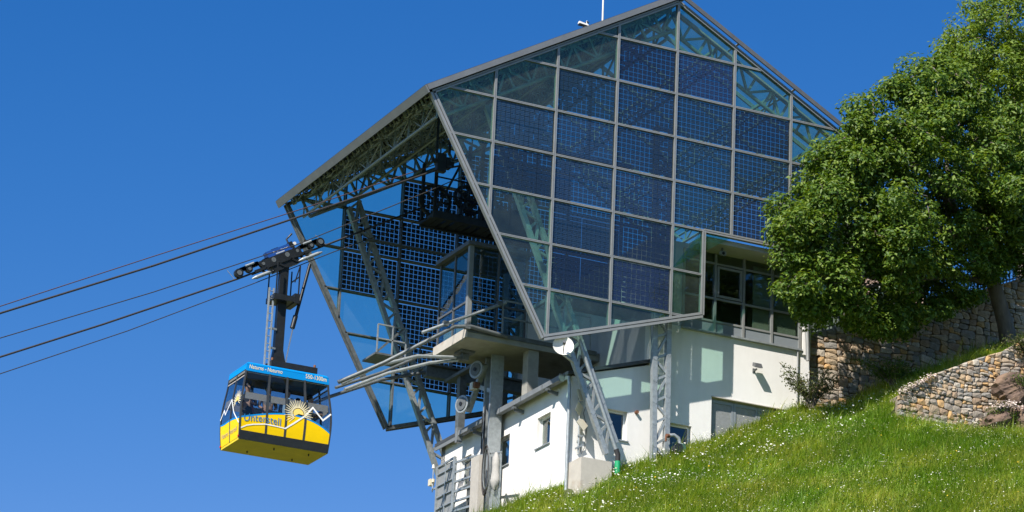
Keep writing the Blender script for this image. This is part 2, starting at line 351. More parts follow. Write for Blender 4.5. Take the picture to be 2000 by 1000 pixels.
# ---- roof
def rz(x): return -1.63 + x * (4.55 / 7.8) if x <= 7.8 else 2.92 - (x - 7.8) * (3.12 / 5.85)
sl = Vector((7.8, 0, 4.55)).normalized(); nl = Vector((-sl.z, 0, sl.x)); sr = Vector((5.85, 0, -3.12)).normalized(); nr = Vector((-sr.z, 0, sr.x))
A0 = Vector((0, 0, -1.63)); B0 = Vector((7.8, 0, 2.92)); C0 = Vector((13.65, 0, -.2))
Y0, Y1 = -.16, W + .16
mb = MB(); p0 = A0 - sl * .18 + nl * .20; p1 = B0 + nl * .20 + sl * .12
mb.hexa([p0 + V(0, Y0, 0), p1 + V(0, Y0, 0), p1 + V(0, Y1, 0), p0 + V(0, Y1, 0)], [p + nl * .05 for p in (p0 + V(0, Y0, 0), p1 + V(0, Y0, 0), p1 + V(0, Y1, 0), p0 + V(0, Y1, 0))])
roof = mb.build('roof', M['roofing'], st, 'single pitch of dark solar shingles over the dock, steel trusses below')
mb = MB(); mb.bar(A0 - sl * .19 + nl * .115 + V(0, Y0 - .02, 0), A0 - sl * .19 + nl * .115 + V(0, Y1 + .02, 0), .05, .23, 0, nl); mb.build('eaves_fascia', M['fascia'], roof)
mb = MB(); mb.bar(A0 - sl * .16 + nl * .15 + V(0, Y0 - .02, 0), B0 + sl * .02 + nl * .15 + V(0, Y0 - .02, 0), .05, .16, 0, nl); mb.build('verge_fascia', M['fascia'], roof)
mb = MB(); mb.bar(B0 - sr * .02 + nr * .15 + V(0, Y0 - .025, 0), C0 + sr * .3 + nr * .15 + V(0, Y0 - .025, 0), .05, .13, 0, nr); mb.build('verge_fascia', M['alu_dark'], roof)
mb = MB(); mb.bar(B0 + nr * .24 + V(0, Y0, 0), B0 + nr * .24 + V(0, Y1, 0), .3, .05, 0, (0, 0, 1)); mb.build('ridge_cap', M['fascia'], roof)
L_l = (B0 - A0).length
ns = 33; pitch = L_l / ns
mb = MB(); hw = pitch * .50
for s_ in ((-hw, 0.02), (hw, .075)): pass
a = sl * -hw; c = sl * hw + nl * .055
mb.hexa([a + V(0, 0, 0), c, c + V(0, W, 0), a + V(0, W, 0)], [a + nl * .02, c + nl * .02, c + nl * .02 + V(0, W, 0), a + nl * .02 + V(0, W, 0)])
slat_me = None
for k in range(ns):
    loc = A0 + sl * (pitch * (k + .5)) + nl * .09
    if slat_me is None:
        o = mb.build('roof_slat', M['slat'], roof, loc=(0, 0, 0)); slat_me = o.data; place(o, loc, roof)
    else: inst('roof_slat', slat_me, loc, roof)
# rafters and their many small brackets
for k in range(7):
    y = .35 + k * (W - .7) / 6
    mb = MB(); mb.bar(A0 + sl * .1 + nl * .03 + V(0, y, 0), B0 + nl * .03 + V(0, y, 0), .07, .10, 0, nl); mb.build('rafter', M['steel_roof'], roof)
mb = MB()
for k in range(ns):
    for q in range(34):
        y = .3 + q * (W - .6) / 33 + random.uniform(-.08, .08); p = A0 + sl * (pitch * (k + .35)) + nl * .07 + V(0, y, 0)
        dn = .08 + random.random() * .16; t = sl * random.uniform(.03, .12)
        mb.bar(p, p - nl * dn, .02, .05, 0, sl); mb.bar(p - nl * dn, p - nl * (dn - .01) + t + V(0, random.uniform(-.12, .12), 0), .035, .028, 0, nl)
        if random.random() < .5: mb.bar(p - nl * dn, p - nl * (dn + random.uniform(-.04, .08)) + V(0, random.uniform(.1, .26), 0), .02, .02, 0, nl)
mb.build('slat_bracket', M['bracket'], roof, kind='stuff')
# right pitch in glass
for k in range(7):
    y = 0.12 + k * (W - .24) / 6
    mb = MB(); mb.bar(B0 + nr * .06 + V(0, y, 0), C0 + nr * .06 + V(0, y, 0), .06, .12, 0, nr); mb.build('rafter', M['steel_roof'], roof)
for k in range(4):
    q = B0 + (C0 - B0) * (k / 3) + nr * .135
    mb = MB(); mb.bar(q + V(0, Y0, 0), q + V(0, Y1, 0), .06, .03, 0, nr); mb.build('purlin', M['steel_roof'], roof)
for k in range(6):
    ya, yb = .16 + k * (W - .24) / 6, .08 + (k + 1) * (W - .24) / 6
    for j in range(3):
        q0 = B0 + (C0 - B0) * (j / 3) + sr * .04 + nr * .155; q1 = B0 + (C0 - B0) * ((j + 1) / 3) - sr * .04 + nr * .155
        MB().prism([q0 + V(0, ya, 0), q1 + V(0, ya, 0), q1 + V(0, yb, 0), q0 + V(0, yb, 0)], nr * .012).build('glass_pane', M['glass_far'], roof)
def truss(p, q, dn, n, ch=.09, wb=.055, matf=None, up=(0, 0, 1)):
    p = Vector(p); q = Vector(q); dn = Vector(dn); mb = MB(); e = (q - p) / n
    mb.bar(p, q, ch, ch, 0, up); mb.tube(p + dn, q + dn, ch * .55, 10)
    for i in range(n + 1):
        mb.bar(p + e * i, p + e * i + dn, wb, wb, 0, e)
        if i < n:
            a_, b_ = (p + e * i + dn, p + e * (i + 1)) if i % 2 else (p + e * i, p + e * (i + 1) + dn)
            mb.bar(a_, b_, wb, wb * .9, 0, up)
    return mb.build('roof_truss', matf or M['steel_roof'], roof)
for y in (.42, W - .42):
    truss(A0 + sl * .35 + V(0, y, 0) - nl * .05, B0 - sl * .1 + V(0, y, 0) - nl * .05, -nl * .62, 14, .11, .07)
    truss(B0 + sr * .15 + V(0, y, 0) - nr * .05, C0 - sr * .1 + V(0, y, 0) - nr * .05, -nr * .62, 10, .11, .07)
for x in (.4, 2.1, 4.05, 6.0): truss((x, .5, rz(x) - .10), (x, W - .5, rz(x) - .10), (0, 0, -.62), 10, .08, .038)
for x in (9.4, 11.4, 13.3): truss((x, .5, rz(x) - .10), (x, W - .5, rz(x) - .10), (0, 0, -.6), 10, .08, .04)
truss((7.7, .5, 2.6), (7.7, W - .5, 2.6), (0, 0, -.7), 12)

# ---- lattice struts and columns
def lattice(l0, l1, r0, r1, y, n, name, matf, rail=.13):
    mb = MB(); l0, l1, r0, r1 = (Vector((q[0], y, q[1])) for q in (l0, l1, r0, r1)); up = (0, 1, 0)
    mb.bar(l0, l1, rail, .16, 0, up); mb.bar(r0, r1, rail, .16, 0, up)
    for i in range(n):
        a, b_ = i / n, (i + 1) / n
        mb.bar(l0.lerp(l1, a), r0.lerp(r1, a), .07, .09, 0, up)
        for e_ in (l0.lerp(l1, a), r0.lerp(r1, a)): mb.bar(e_ + Vector((-.06, -.083, .03)), e_ + Vector((.06, -.083, -.03)), .12, .008, 0, up)
        p_, q_ = (l0.lerp(l1, a), r0.lerp(r1, b_)) if i % 2 else (r0.lerp(r1, a), l0.lerp(l1, b_)); mb.bar(p_, q_, .07, .08, 0, up)
    return mb.build(name, matf, st)
for y in (.45, W - .45):
    lattice((1.92, -1.55), (6.12, -11.15), (2.22, -1.25), (6.42, -10.78), y, 17, 'inclined_strut', M['galv'])
lattice((7.40, -1.0), (7.62, -11.3), (7.92, -1.0), (8.02, -11.0), .42, 16, 'lattice_column', M['galv'], .15)
lattice((7.40, -1.0), (7.62, -11.3), (7.92, -1.0), (8.02, -11.0), W - .42, 16, 'lattice_column', M['galv'], .15)

# ---- plaster base
def wall_boxes(axis, pos, thick, u0, u1, z0, z1, holes, mb):
    cuts = sorted({u0, u1} | {h[0] for h in holes} | {h[1] for h in holes})
    for a, b_ in zip(cuts[:-1], cuts[1:]):
        hs = sorted([h for h in holes if h[0] <= a and h[1] >= b_], key=lambda h: h[2]); z = z0
        for h in hs + [None]:
            top = h[2] if h else z1
            if top > z + 1e-4:
                if axis == 'y': mb.box(a, b_, pos, pos + thick, z, top)
                else: mb.box(pos, pos + thick, a, b_, z, top)
            if h: z = h[3]
def window(axis, pos, u0, u1, z0, z1, reveal=.14, fw_=.06, matf=None, sill=True, split=False, gm=None):
    mb = MB(); p = pos + reveal; e = .002
    def bx(mb, a, b_, c, d, t0, t1, m=0):
        if axis == 'y': mb.box(a, b_, t0, t1, c, d, m)
        else: mb.box(t0, t1, a, b_, c, d, m)
    for a, b_, c, d in ((u0 + e, u0 + fw_, z0 + e, z1 - e), (u1 - fw_, u1 - e, z0 + e, z1 - e), (u0 + fw_, u1 - fw_, z1 - fw_, z1 - e), (u0 + fw_, u1 - fw_, z0 + e, z0 + fw_)): bx(mb, a, b_, c, d, p, p + .07)
    if split: bx(mb, (u0 + u1) / 2 - .04, (u0 + u1) / 2 + .04, z0 + fw_, z1 - fw_, p, p + .07)
    w = mb.build('window', matf or M['white_frame'], st)
    mb = MB(); bx(mb, u0 + fw_, u1 - fw_, z0 + fw_, z1 - fw_, p + .03, p + .04); mb.build('pane', gm or M['glass_win'], w)
    if sill:
        mb = MB(); bx(mb, u0 - .04, u1 + .04, z0 - .035, z0 - .002, pos - .05, pos + reveal); mb.build('sill', M['galv'], w)
    return w
XB = 5.25; ZB = -14.0
wins_left = [(2.31, 3.17), (4.98, 5.84), (7.62, 8.45)]
mb = MB(); wall_boxes('x', XB, .3, 1.003, W - 1.0, ZB, -8.84, [(a, b_, -10.5, -9.58) for a, b_ in wins_left], mb)
mb.build('wall', M['plaster'], st, 'bright white end wall with three small windows')
for a, b_ in wins_left: window('x', XB, a, b_, -10.5, -9.58)
mb = MB()
wall_boxes('y', 1.0, .3, XB + .302, 7.70, ZB, -8.72, [(6.40, 7.05, -10.48, -9.62)], mb)
mb.prism([(5.60, 1.0, -8.72), (7.70, 1.0, -8.72), (7.70, 1.0, -8.10)], (0, .3, 0))
wall_boxes('y', 1.0, .3, 7.70, 12.75, ZB, -6.74, [(8.28, 9.14, -11.2, -9.70), (9.78, 12.22, -11.5, -8.68)], mb)
mb.box(XB, XB + .302, 1.0, 1.003, ZB, -8.86)
mb.build('wall', M['plaster'], st, 'long white side wall under the front glass facade')
window('y', 1.0, 6.40, 7.05, -10.48, -9.62); window('y', 1.0, 8.28, 9.14, -11.2, -9.70, sill=False)
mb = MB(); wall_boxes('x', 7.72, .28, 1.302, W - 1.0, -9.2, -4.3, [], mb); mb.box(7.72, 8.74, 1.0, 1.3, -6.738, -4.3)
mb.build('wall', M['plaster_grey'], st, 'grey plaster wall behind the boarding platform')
mb = MB(); mb.box(XB, 12.9, W - 1.3, W - 1.0, ZB, -8.86); mb.box(7.72, 12.9, W - 1.3, W - 1.0, -8.86, -4.3); mb.box(12.75, 13.05, 1.0, W - 1.302, ZB, -4.3); mb.build('wall', M['plaster'], st)
mb = MB(); mb.box(XB + .3, 12.7, 1.35, W - 1.35, -11.9, -11.7); mb.build('floor', M['dark_room'], st)
mb = MB(); mb.box(8.02, 12.7, 1.35, W - 1.35, -6.95, -6.76); mb.build('floor', M['room'], st)
mb = MB(); mb.box(8.05, 12.72, 4.2, 4.3, -6.75, -4.3); mb.build('partition', M['room'], st)
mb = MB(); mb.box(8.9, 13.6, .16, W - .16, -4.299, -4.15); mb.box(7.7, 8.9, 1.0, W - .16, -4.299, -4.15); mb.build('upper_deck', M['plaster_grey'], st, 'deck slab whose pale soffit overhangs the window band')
mb = MB(); mb.hexa([(5.06, .88, -8.86), (7.74, .88, -8.03), (7.74, W - .9, -8.03), (5.06, W - .9, -8.86)], [(5.06, .88, -8.76), (7.74, .88, -7.93), (7.74, W - .9, -7.93), (5.06, W - .9, -8.76)])
mb.build('lower_roof', M['roofing'], st)
mb = MB(); mb.box(5.07, 5.10, .98, W - .9, -8.98, -8.75); mb.build('roof_edge', M['gutter'], st)
# garage doors
for a, b_ in ((9.79, 10.59), (10.60, 11.40), (11.41, 12.21)):
    mb = MB(); mb.box(a, b_, 1.16, 1.20, -11.4, -8.70); d = mb.build('door', M['mesh_panel'], st)
    mb = MB(); mb.box(a, a + .07, 1.135, 1.158, -11.4, -8.71); mb.box(b_ - .07, b_, 1.135, 1.158, -11.4, -8.71); mb.box(a + .07, b_ - .07, 1.135, 1.158, -8.82, -8.71); mb.box(a + .07, b_ - .07, 1.135, 1.158, -10.2, -10.1); mb.build('door_frame', M['spandrel'], d)
    mb = MB(); mb.bar((b_ - .13, 1.11, -9.75), (b_ - .13, 1.11, -9.5), .03, .03); mb.build('handle', M['black'], d)
mb = MB(); mb.box(9.76, 12.24, .97, 1.14, -8.70, -8.675); mb.build('lintel', M['concrete_light'], st)
# window band
xs = [8.75, 9.80, 10.76, 11.72, 12.68]
mb = MB()
for x in xs: mb.box(x - .035, x + .035, .94, 1.06, -6.74, -4.3)
band = mb.build('window_band', M['alu'], st, 'ribbon of dark windows over grey panels under the soffit')
for a, b_ in zip(xs[:-1], xs[1:]):
    a, b_ = a + .035, b_ - .035
    for z in (-6.40, -5.70, -4.62): mb = MB(); mb.box(a, b_, .96, 1.05, z - .03, z + .03); mb.build('transom', M['alu'], band)
    mb = MB(); mb.box(a, b_, .985, 1.02, -6.73, -6.43); mb.build('spandrel_panel', M['spandrel'], band)
    for z0, z1 in ((-6.37, -5.73), (-5.67, -4.65), (-4.59, -4.3)): mb = MB(); mb.box(a, b_, 1.0, 1.012, z0, z1); mb.build('pane', M['glass_win'], band)
mb = MB()
for a, b_, c, d in ((9.86, 9.93, -5.64, -4.68), (10.63, 10.70, -5.64, -4.68), (9.93, 10.63, -5.64, -5.57), (9.93, 10.63, -4.75, -4.68)): mb.box(a, b_, .955, .995, c, d)
mb.build('casement_frame', M['alu'], band)
for a, b_ in ((11.15, 11.70), (11.78, 12.62)): mb = MB(); mb.box(a, b_, 1.10, 1.13, -6.7, -4.4); mb.build('curtain', M['blind'], band)
mb = MB(); mb.box(8.7, 12.75, .90, .998, -6.80, -6.745); mb.build('window_sill', M['galv'], st)
mb = MB(); mb.box(12.78, 13.05, .93, .998, -6.9, -4.4); mb.build('pilaster', M['plaster'], st)
def pipe(name, pts, r, matf, n=10): mb = MB(); mb.path(pts, r, n); return mb.build(name, matf, st)
pipe('downpipe', [(12.86, .84, -4.4), (12.86, .84, -6.2), (12.88, .84, -6.55), (12.9, .84, -7.1)], .06, M['alu'])
pipe('downpipe', [(12.62, .95, -6.8), (12.62, .95, -8.4)], .025, M['alu'])
pipe('downpipe', [(5.10, .93, -8.9), (5.14, .93, -9.2), (5.14, .93, -12.6)], .05, M['galv'])
pipe('downpipe', [(4.86, .26, -7.6), (5.01, .26, -7.91), (6.36, .26, -11.08)], .055, M['galv'])
pipe('drain_elbow', [(6.34, .26, -11.02), (6.40, .25, -11.17), (6.40, .25, -11.38)], .075, M['rubber'], 12)
mb = MB(); mb.path([(6.40, .25, -11.36), (6.40, .25, -11.75)], .085, 14); mb.build('drain_socket', M['green_pipe'], st, 'green plastic drain socket at the foot of the strut')
mb = MB(); mb.box(5.2, 6.16, .14, .99, -13.5, -11.44); mb.build('footing_block', M['concrete_light'], st)
mb = MB(); mb.path([(7.32, .9, -9.59), (7.32, 1.02, -9.59)], .05, 12); mb.build('vent_pipe', M['rust'], st)
# gutter box in front of the end wall
mb = MB(); mb.box(4.90, 5.05, 1.15, 8.0, -9.00, -8.97); mb.box(4.90, 4.915, 1.15, 8.0, -8.97, -8.85); mb.box(5.035, 5.048, 1.15, 8.0, -8.97, -8.85); mb.box(4.90, 5.048, 1.13, 1.148, -9.02, -8.80); mb.box(4.87, 5.05, 7.9, 8.05, -9.2, -8.74)
gut = mb.build('box_gutter', M['gutter'], st)
for y in (2.2, 3.6, 5.0, 6.4, 7.6): mb = MB(); mb.box(4.893, 4.898, y, y + .04, -9.0, -8.86); mb.build('gutter_joint', M['galv_dark'], gut)
for y in (1.9, 4.1, 6.9): mb = MB(); mb.bar((4.95, y, -9.12), (5.25, y, -9.16), .07, .10); mb.bar((4.88, y, -9.08), (5.0, y, -9.08), .14, .06); mb.build('gutter_bracket', M['galv_dark'], gut)

# ---- boarding platform
SX = 3.38
mb = MB(); mb.box(SX, 7.70, 4.2, 6.6, -7.15, -6.92); slab = mb.build('platform_slab', M['concrete'], st, 'raw concrete boarding platform jutting out between the two docks')
mb = MB(); mb.box(SX - .03, SX, 4.22, 6.58, -7.13, -6.85); mb.build('edge_board', M['concrete_light'], slab)
mb = MB(); mb.box(SX, 7.6, 4.17, 4.198, -6.99, -6.86); mb.box(SX, 7.6, 4.2, 6.6, -6.918, -6.86); mb.build('platform_deck', M['galv_dark'], slab)
mb = MB(); mb.box(3.7, 4.15, 5.3, 5.8, -7.22, -7.152); mb.box(3.82, 4.02, 5.45, 5.65, -7.42, -7.22); mb.bar((3.82, 5.55, -7.36), (3.65, 5.55, -7.40), .1, .08); mb.build('guide_bracket', M['galv_dark'], slab)
mb = MB(); mb.box(5.42, 5.76, 4.3, 4.66, -8.9, -7.152); mb.build('column', M['concrete'], st, 'short concrete column under the platform')
mb = MB(); mb.box(4.70, 5.10, 5.28, 5.36, -13.2, -7.152); mb.box(4.70, 5.10, 5.68, 5.76, -13.2, -7.152); mb.box(4.86, 4.94, 5.36, 5.68, -13.2, -7.152); mb.build('column', M['galv'], st, 'tall H shaped column standing before the white end wall')
mb = MB(); mb.tube((4.66, 5.52, -8.7), (4.66, 5.52, -13.0), .03); mb.tube((4.64, 5.62, -8.9), (4.64, 5.62, -13.0), .02); mb.build('conduit', M['rubber'], st)
mb = MB(); mb.box(5.12, 5.34, 8.42, 8.64, -8.9, -6.82); mb.build('column', M['galv_dark'], st)
# far dock gangway and beams
mb = MB(); mb.box(4.4, 7.7, 9.35, 9.65, -6.82, -6.50); mb.box(4.4, 7.7, 9.2, 10.0, -6.49, -6.44); mb.box(5.0, 5.2, 6.6, 9.34, -6.95, -6.85); mb.build('gangway', M['galv_dark'], st)
mb = MB(); mb.box(4.4, 7.7, .95, 1.25, -6.82, -6.55); mb.box(5.6, 7.7, .75, 1.5, -6.54, -6.49)
mb.bar((4.4, 1.1, -6.7), (4.4, 2.0, -6.7), .1, .1); mb.build('gangway', M['galv_dark'], st)
def rail(pts, h, parentname, matf=M['galv']):
    mb = MB(); up = Vector((0, 0, h))
    for a in pts: mb.bar(a, Vector(a) + up, .04, .04)
    for a, b_ in zip(pts[:-1], pts[1:]):
        for k in (1, .5): mb.bar(Vector(a) + up * k, Vector(b_) + up * k, .04, .04)
    return mb.build(parentname, matf, st)
rail([(4.4, 9.95, -6.44), (5.5, 9.95, -6.44), (6.6, 9.95, -6.44), (7.6, 9.95, -6.44)], 1.0, 'railing', M['galv_dark'])
rail([(4.5, 4.25, -6.86), (5.3, 4.25, -6.86), (6.3, 4.25, -6.86), (7.4, 4.25, -6.86)], 1.05, 'railing')
rail([(5.7, .8, -6.49), (6.6, .8, -6.49), (7.5, .8, -6.49)], 1.0, 'railing')
mb = MB(); mb.box(2.55, 3.6, 9.1, 10.1, -6.5, -6.44); mb.bar((2.6, 9.15, -6.44), (3.5, 9.15, -5.5), .06, .06); mb.build('service_landing', M['galv_dark'], st)
rail([(2.6, 9.12, -6.44), (3.1, 9.12, -6.44), (3.55, 9.12, -6.44)], .9, 'railing', M['galv'])
# machinery deck on the far side with rope sheaves
mb = MB(); mb.box(3.7, 7.6, 7.88, 7.98, -2.22, -1.98); mb.box(3.7, 7.6, 8.85, 8.95, -2.22, -1.98)
for k in range(14): x = 3.7 + k * .29; mb.box(x, x + (.20 if k % 3 else .26), 7.98, 8.85, -2.16, -2.06)
mb.box(5.6, 7.4, 8.0, 8.8, -2.055, -1.5)
for x in (3.75, 5.3, 7.2):
    for y in (7.92, 8.9): mb.bar((x, y, -2.1), (x, y, rz(x) - .7), .09, .09)
for x in (3.8, 4.6): mb.bar((x, 7.92, -2.0), (x + .75, 7.92, rz(x) - .9), .06, .06)
mdeck = mb.build('machinery_deck', M['machine'], st, 'dark hanging machinery deck with rope wheels')
for c, r_ in (((3.95, 8.4, -1.5), .5), ((4.85, 8.1, -1.3), .36), ((5.3, 8.7, -1.2), .36), ((6.3, 8.1, -1.0), .5)):
    mb = MB(); n = 20; w_ = .05
    for k in range(n):
        t0, t1 = 2 * math.pi * k / n, 2 * math.pi * (k + 1) / n
        mb.bar((c[0] + r_ * math.cos(t0), c[1], c[2] + r_ * math.sin(t0)), (c[0] + r_ * math.cos(t1), c[1], c[2] + r_ * math.sin(t1)), .09, .10, 0, (0, 1, 0))
    for k in range(5): t0 = 2 * math.pi * k / 5; mb.bar(c, (c[0] + r_ * math.cos(t0), c[1], c[2] + r_ * math.sin(t0)), .05, .06, 0, (0, 1, 0))
    mb.wheel(c, (0, 1, 0), .1, .16, 10); mb.build('rope_sheave', M['machine'], mdeck)
rail([(3.75, 7.85, -2.0), (4.6, 7.85, -2.0), (5.4, 7.85, -2.0), (6.3, 7.85, -2.0)], 1.1, 'railing', M['black'])
mb = MB(); mb.box(1.3, 1.58, 2.31, 2.49, -2.98, -2.42); mb.box(1.15, 1.85, 2.36, 2.44, -2.72, -2.60); mb.box(1.6, 1.72, 2.33, 2.47, -2.85, -2.5)
for x in (1.3, 1.7): mb.bar((x, 2.4, -2.4), (x, 2.4, rz(x) - .15), .06, .06)
mb.build('rope_saddle', M['black'], st)
mb = MB(); mb.box(1.6, 7.6, 2.34, 2.46, -1.62, -1.5)
for x in (2.4, 4.2, 6.2): mb.bar((x, 2.4, -1.55), (x, 2.4, rz(x) - .15), .08, .08)
mb.build('rope_beam', M['galv_dark'], st)
mb = MB()                                                    # long lighting and cable tray under the rafters
mb.box(2.4, 7.4, W - .98, W - .86, -2.62, -2.56)
mb.build('cable_tray', M['galv_dark'], st)
# ================================================================ ropes
YN, YF = 2.4, 8.4
def rope(name, y, pts, r, matf, label, tail=True):
    P = [(x, y, z) for x, z in pts]
    if tail:
        x, z = pts[0]; s_ = (pts[1][1] - pts[0][1]) / (pts[1][0] - pts[0][0]); ext = []
        for k in range(1, 9): x -= 6; s_ -= .006; z -= 6 * s_; ext.append((x, y, z))
        P = ext[::-1] + P
    mb = MB(); mb.path(P, r, 7); return mb.build(name, matf, None, label, 'cable', 'ropes of the cableway')
rope('track_rope', YN, [(-11.17, -9.58), (-6.99, -7.44), (-3.49, -5.55), (1.3, -2.95), (4.9, -1.55)], .030, M['cable'], 'thick track rope highest over the sky, running into the near dock')
rope('track_rope', YF, [(-9.33, -8.89), (-6.38, -7.38), (-2.31, -5.21), (.32, -3.68), (3.6, -1.75)], .030, M['cable'], 'thick track rope that carries the yellow cabin carriage')
rope('haul_rope', YN + .02, [(-11.1, -10.26), (-6.93, -8.19), (-2.76, -5.98), (.99, -3.70), (3.2, -2.3)], 0.0145, M['cable'], 'thin haul rope in the middle between the two track ropes')
rope('haul_rope', YF, [(-9.29, -9.39), (-5.59, -7.43), (-1.81, -5.27), (.67, -3.80), (3.9, -2.0)], 0.0145, M['cable'], 'thin lowest haul rope clamped below the cabin carriage')
rope('signal_rope', 3.0, [(-11.02, -9.19), (-6.8, -6.95), (-2.5, -4.70), (-1.2, -4.0), (3.0, -1.75)], 0.0145, M['cable_red'], 'thin reddish rope topmost of all, just above the thick rope')

# ================================================================ the cable car
CX, CY = -.79, 8.4; ZT, ZF = -7.98, -10.30; H = ZT - ZF
def hx(t): return 1.405 + .045 * math.sin(math.pi * min(1, t * 1.25)) - .20 * max(0, t - .35) ** 1.5     # half length
def hy(t): return .74 + .08 * math.sin(math.pi * min(1, t * 1.3)) - .04 * t
def side(s, t, off=0.0): return Vector((CX - hx(t) + 2 * hx(t) * s, CY - hy(t) - off, ZF + H * t))
def sideb(s, t, off=0.0): return Vector((CX - hx(t) + 2 * hx(t) * s, CY + hy(t) + off, ZF + H * t))
def endl(s, t, off=0.0): return Vector((CX - hx(t) - off, CY + hy(t) - 2 * hy(t) * s, ZF + H * t))     # s = 0 far, 1 near
def endr(s, t, off=0.0): return Vector((CX + hx(t) + off, CY + hy(t) - 2 * hy(t) * s, ZF + H * t))
YEL = mat('yellow_cabin_paint', (.92, .60, .0), .5, 0, .03, 3, spec=.2); BLU = mat('blue_cabin_paint', (.0, .25, .66), .45, 0, .04, 3, spec=.3)
UND = mat('yellow_underside_paint', (.74, .56, .01), .5, 0, .12, 2)
WHT = mat('white_print', (.88, .88, .86), .45, 0, .02, 8); GLD = mat('gold_print', (.92, .66, .16), .45, 0, .05, 8); CRM = mat('cream_print', (.82, .72, .45), .45, 0, .03, 8)
BLP = mat('blue_print', (.02, .17, .42), .45, 0, .03, 8); FNT = mat('faded_grey_print', (.50, .42, .20), .5, 0, .05, 8)
CBF = mat('charcoal_cabin_frame', (.05, .055, .06), .4, .2, .15, 6); GRP = mat('grey_handrail_panel', (.36, .33, .31), .6, 0, .08, 8); INT = mat('cabin_interior_lining', (.16, .155, .14), .8, 0, .1, 5)
RED = mat('red_marker_light', (.45, .02, .01), .4, 0, .1, 5)
car = empty('cable_car', (CX, CY, ZF), 'yellow and blue cable car cabin hanging from a black arm left of the station', 'cable car')
def patch(f, s0, s1, lo, hi, n=10, k=6, off=0.0, thick=.012, sgn=1):
    """curved panel on surface f between bottom curve lo(s) and top curve hi(s)"""
    mb = MB(); g = []
    for o_ in (off, off - thick):
        for i in range(n + 1):
            s_ = s0 + (s1 - s0) * i / n; a, b_ = lo(s_), hi(s_)
            for j in range(k + 1): g.append(f(s_, a + (b_ - a) * j / k, o_))
    q = lambda l, i, j: l * (n + 1) * (k + 1) + i * (k + 1) + j
    fs = []
    for i in range(n):
        for j in range(k):
            fs.append((q(0, i, j), q(0, i + 1, j), q(0, i + 1, j + 1), q(0, i, j + 1))); fs.append((q(1, i, j), q(1, i, j + 1), q(1, i + 1, j + 1), q(1, i + 1, j)))
        fs.append((q(0, i, 0), q(1, i, 0), q(1, i + 1, 0), q(0, i + 1, 0))); fs.append((q(0, i, k), q(0, i + 1, k), q(1, i + 1, k), q(1, i, k)))
    for j in range(k):
        fs.append((q(0, 0, j), q(0, 0, j + 1), q(1, 0, j + 1), q(1, 0, j))); fs.append((q(0, n, j), q(1, n, j), q(1, n, j + 1), q(0, n, j + 1)))
    return mb.add(g, fs)
c_ = lambda v: (lambda s: v)
def interp(pts):
    xs_ = [p[0] for p in pts]; ys_ = [p[1] for p in pts]
    return lambda s: float(np.interp(s, xs_, ys_))
def smooth_arc(pts):
    co = np.polyfit([p[0] for p in pts], [p[1] for p in pts], 4); return lambda s: float(np.polyval(co, s))
arc = smooth_arc([(0, .27), (.15, .325), (.3, .365), (.5, .405), (.71, .40), (.86, .335), (1, .245)])
arcl = smooth_arc([(0, .315), (.3, .30), (.6, .30), (1, .27), (.8, .285)])
def body_side(f, arcf, cols, mirror=False, printed=True):
    patch(f, 0, 1, c_(.105), lambda s: arcf(s) - .012, 20, 4, 0).build('lower_panel', YEL, car)
    patch(f, 0, 1, lambda s: arcf(s) - .012, lambda s: arcf(s) + .008, 20, 1, .004).build('blue_stripe', BLU, car)
    patch(f, 0, 1, c_(.90), c_(1.0), 6, 3, .004).build('top_band', BLU, car)
    w = patch(f, 0, .014, c_(.10), c_(.90), 1, 10, .010, .05); w.build('door_post', CBF, car)
    patch(f, .986, 1, c_(.10), c_(.90), 1, 10, .010, .05).build('door_post', CBF, car)
    for c in cols: patch(f, c - .012, c + .012, c_(.11), c_(.905), 2, 10, .007, .05).build('door_post', CBF, car)
    ed = [0.014] + cols + [.986]
    for a, b_ in zip(ed[:-1], ed[1:]):
        patch(f, a + .012, b_ - .012, lambda s: arcf(s) + .008, c_(.90), 6, 6, -.004, .006).build('window_pane', M['glass_cab'], car)
body_side(side, arc, [.29, .50, .71])
body_side(sideb, lambda s: arc(1 - s), [.29, .50, .71])
for f in (endl, endr):
    patch(f, 0, 1, c_(.02), lambda s: arcl(s) - .012, 8, 4, 0).build('lower_panel', YEL, car)
    patch(f, 0, 1, lambda s: arcl(s) - .012, lambda s: arcl(s) + .008, 8, 1, .004).build('blue_stripe', BLU, car)
    patch(f, 0, 1, c_(.92), c_(1.0), 4, 2, .004).build('top_band', BLU, car)
    for a, b_ in ((0, .03), (.485, .515), (.97, 1)): patch(f, a, b_, c_(.02), c_(.92), 1, 10, .008, .05).build('end_post', CBF, car)
    patch(f, .03, .97, c_(.83), c_(.845), 3, 1, .004, .03).build('vent_bar', GRP, car)
    for a, b_ in ((.03, .485), (.515, .97)): patch(f, a, b_, lambda s: arcl(s) + .008, c_(.83), 4, 6, -.004, .006).build('window_pane', M['glass_cab'], car)
patch(side, 0, 1, c_(-.01), c_(.105), 8, 3, .02, .05).build('bumper', M['black'], car)
patch(sideb, 0, 1, c_(-.01), c_(.105), 8, 3, .02, .05).build('bumper', M['black'], car)
mb = MB(); a, b_ = hx(0) - .005, hy(0) - .005
mb.hexa([(CX - a, CY - b_, ZF - .03), (CX + a, CY - b_, ZF - .03), (CX + a, CY + b_, ZF - .03), (CX - a, CY + b_, ZF - .03)], [(CX - a, CY - b_, ZF + .06), (CX + a, CY - b_, ZF + .06), (CX + a, CY + b_, ZF + .06), (CX - a, CY + b_, ZF + .06)])
fl = mb.build('floor_pan', UND, car)
for x, y in ((-.95, 8.0), (.15, 8.0), (-1.5, 8.75), (-.05, 8.8)): mb = MB(); mb.tube((x, y, ZF - .09), (x, y, ZF - .028), .022); mb.build('buffer_pin', M['black'], fl)
mb = MB(); a, b_ = hx(1) + .01, hy(1) + .01
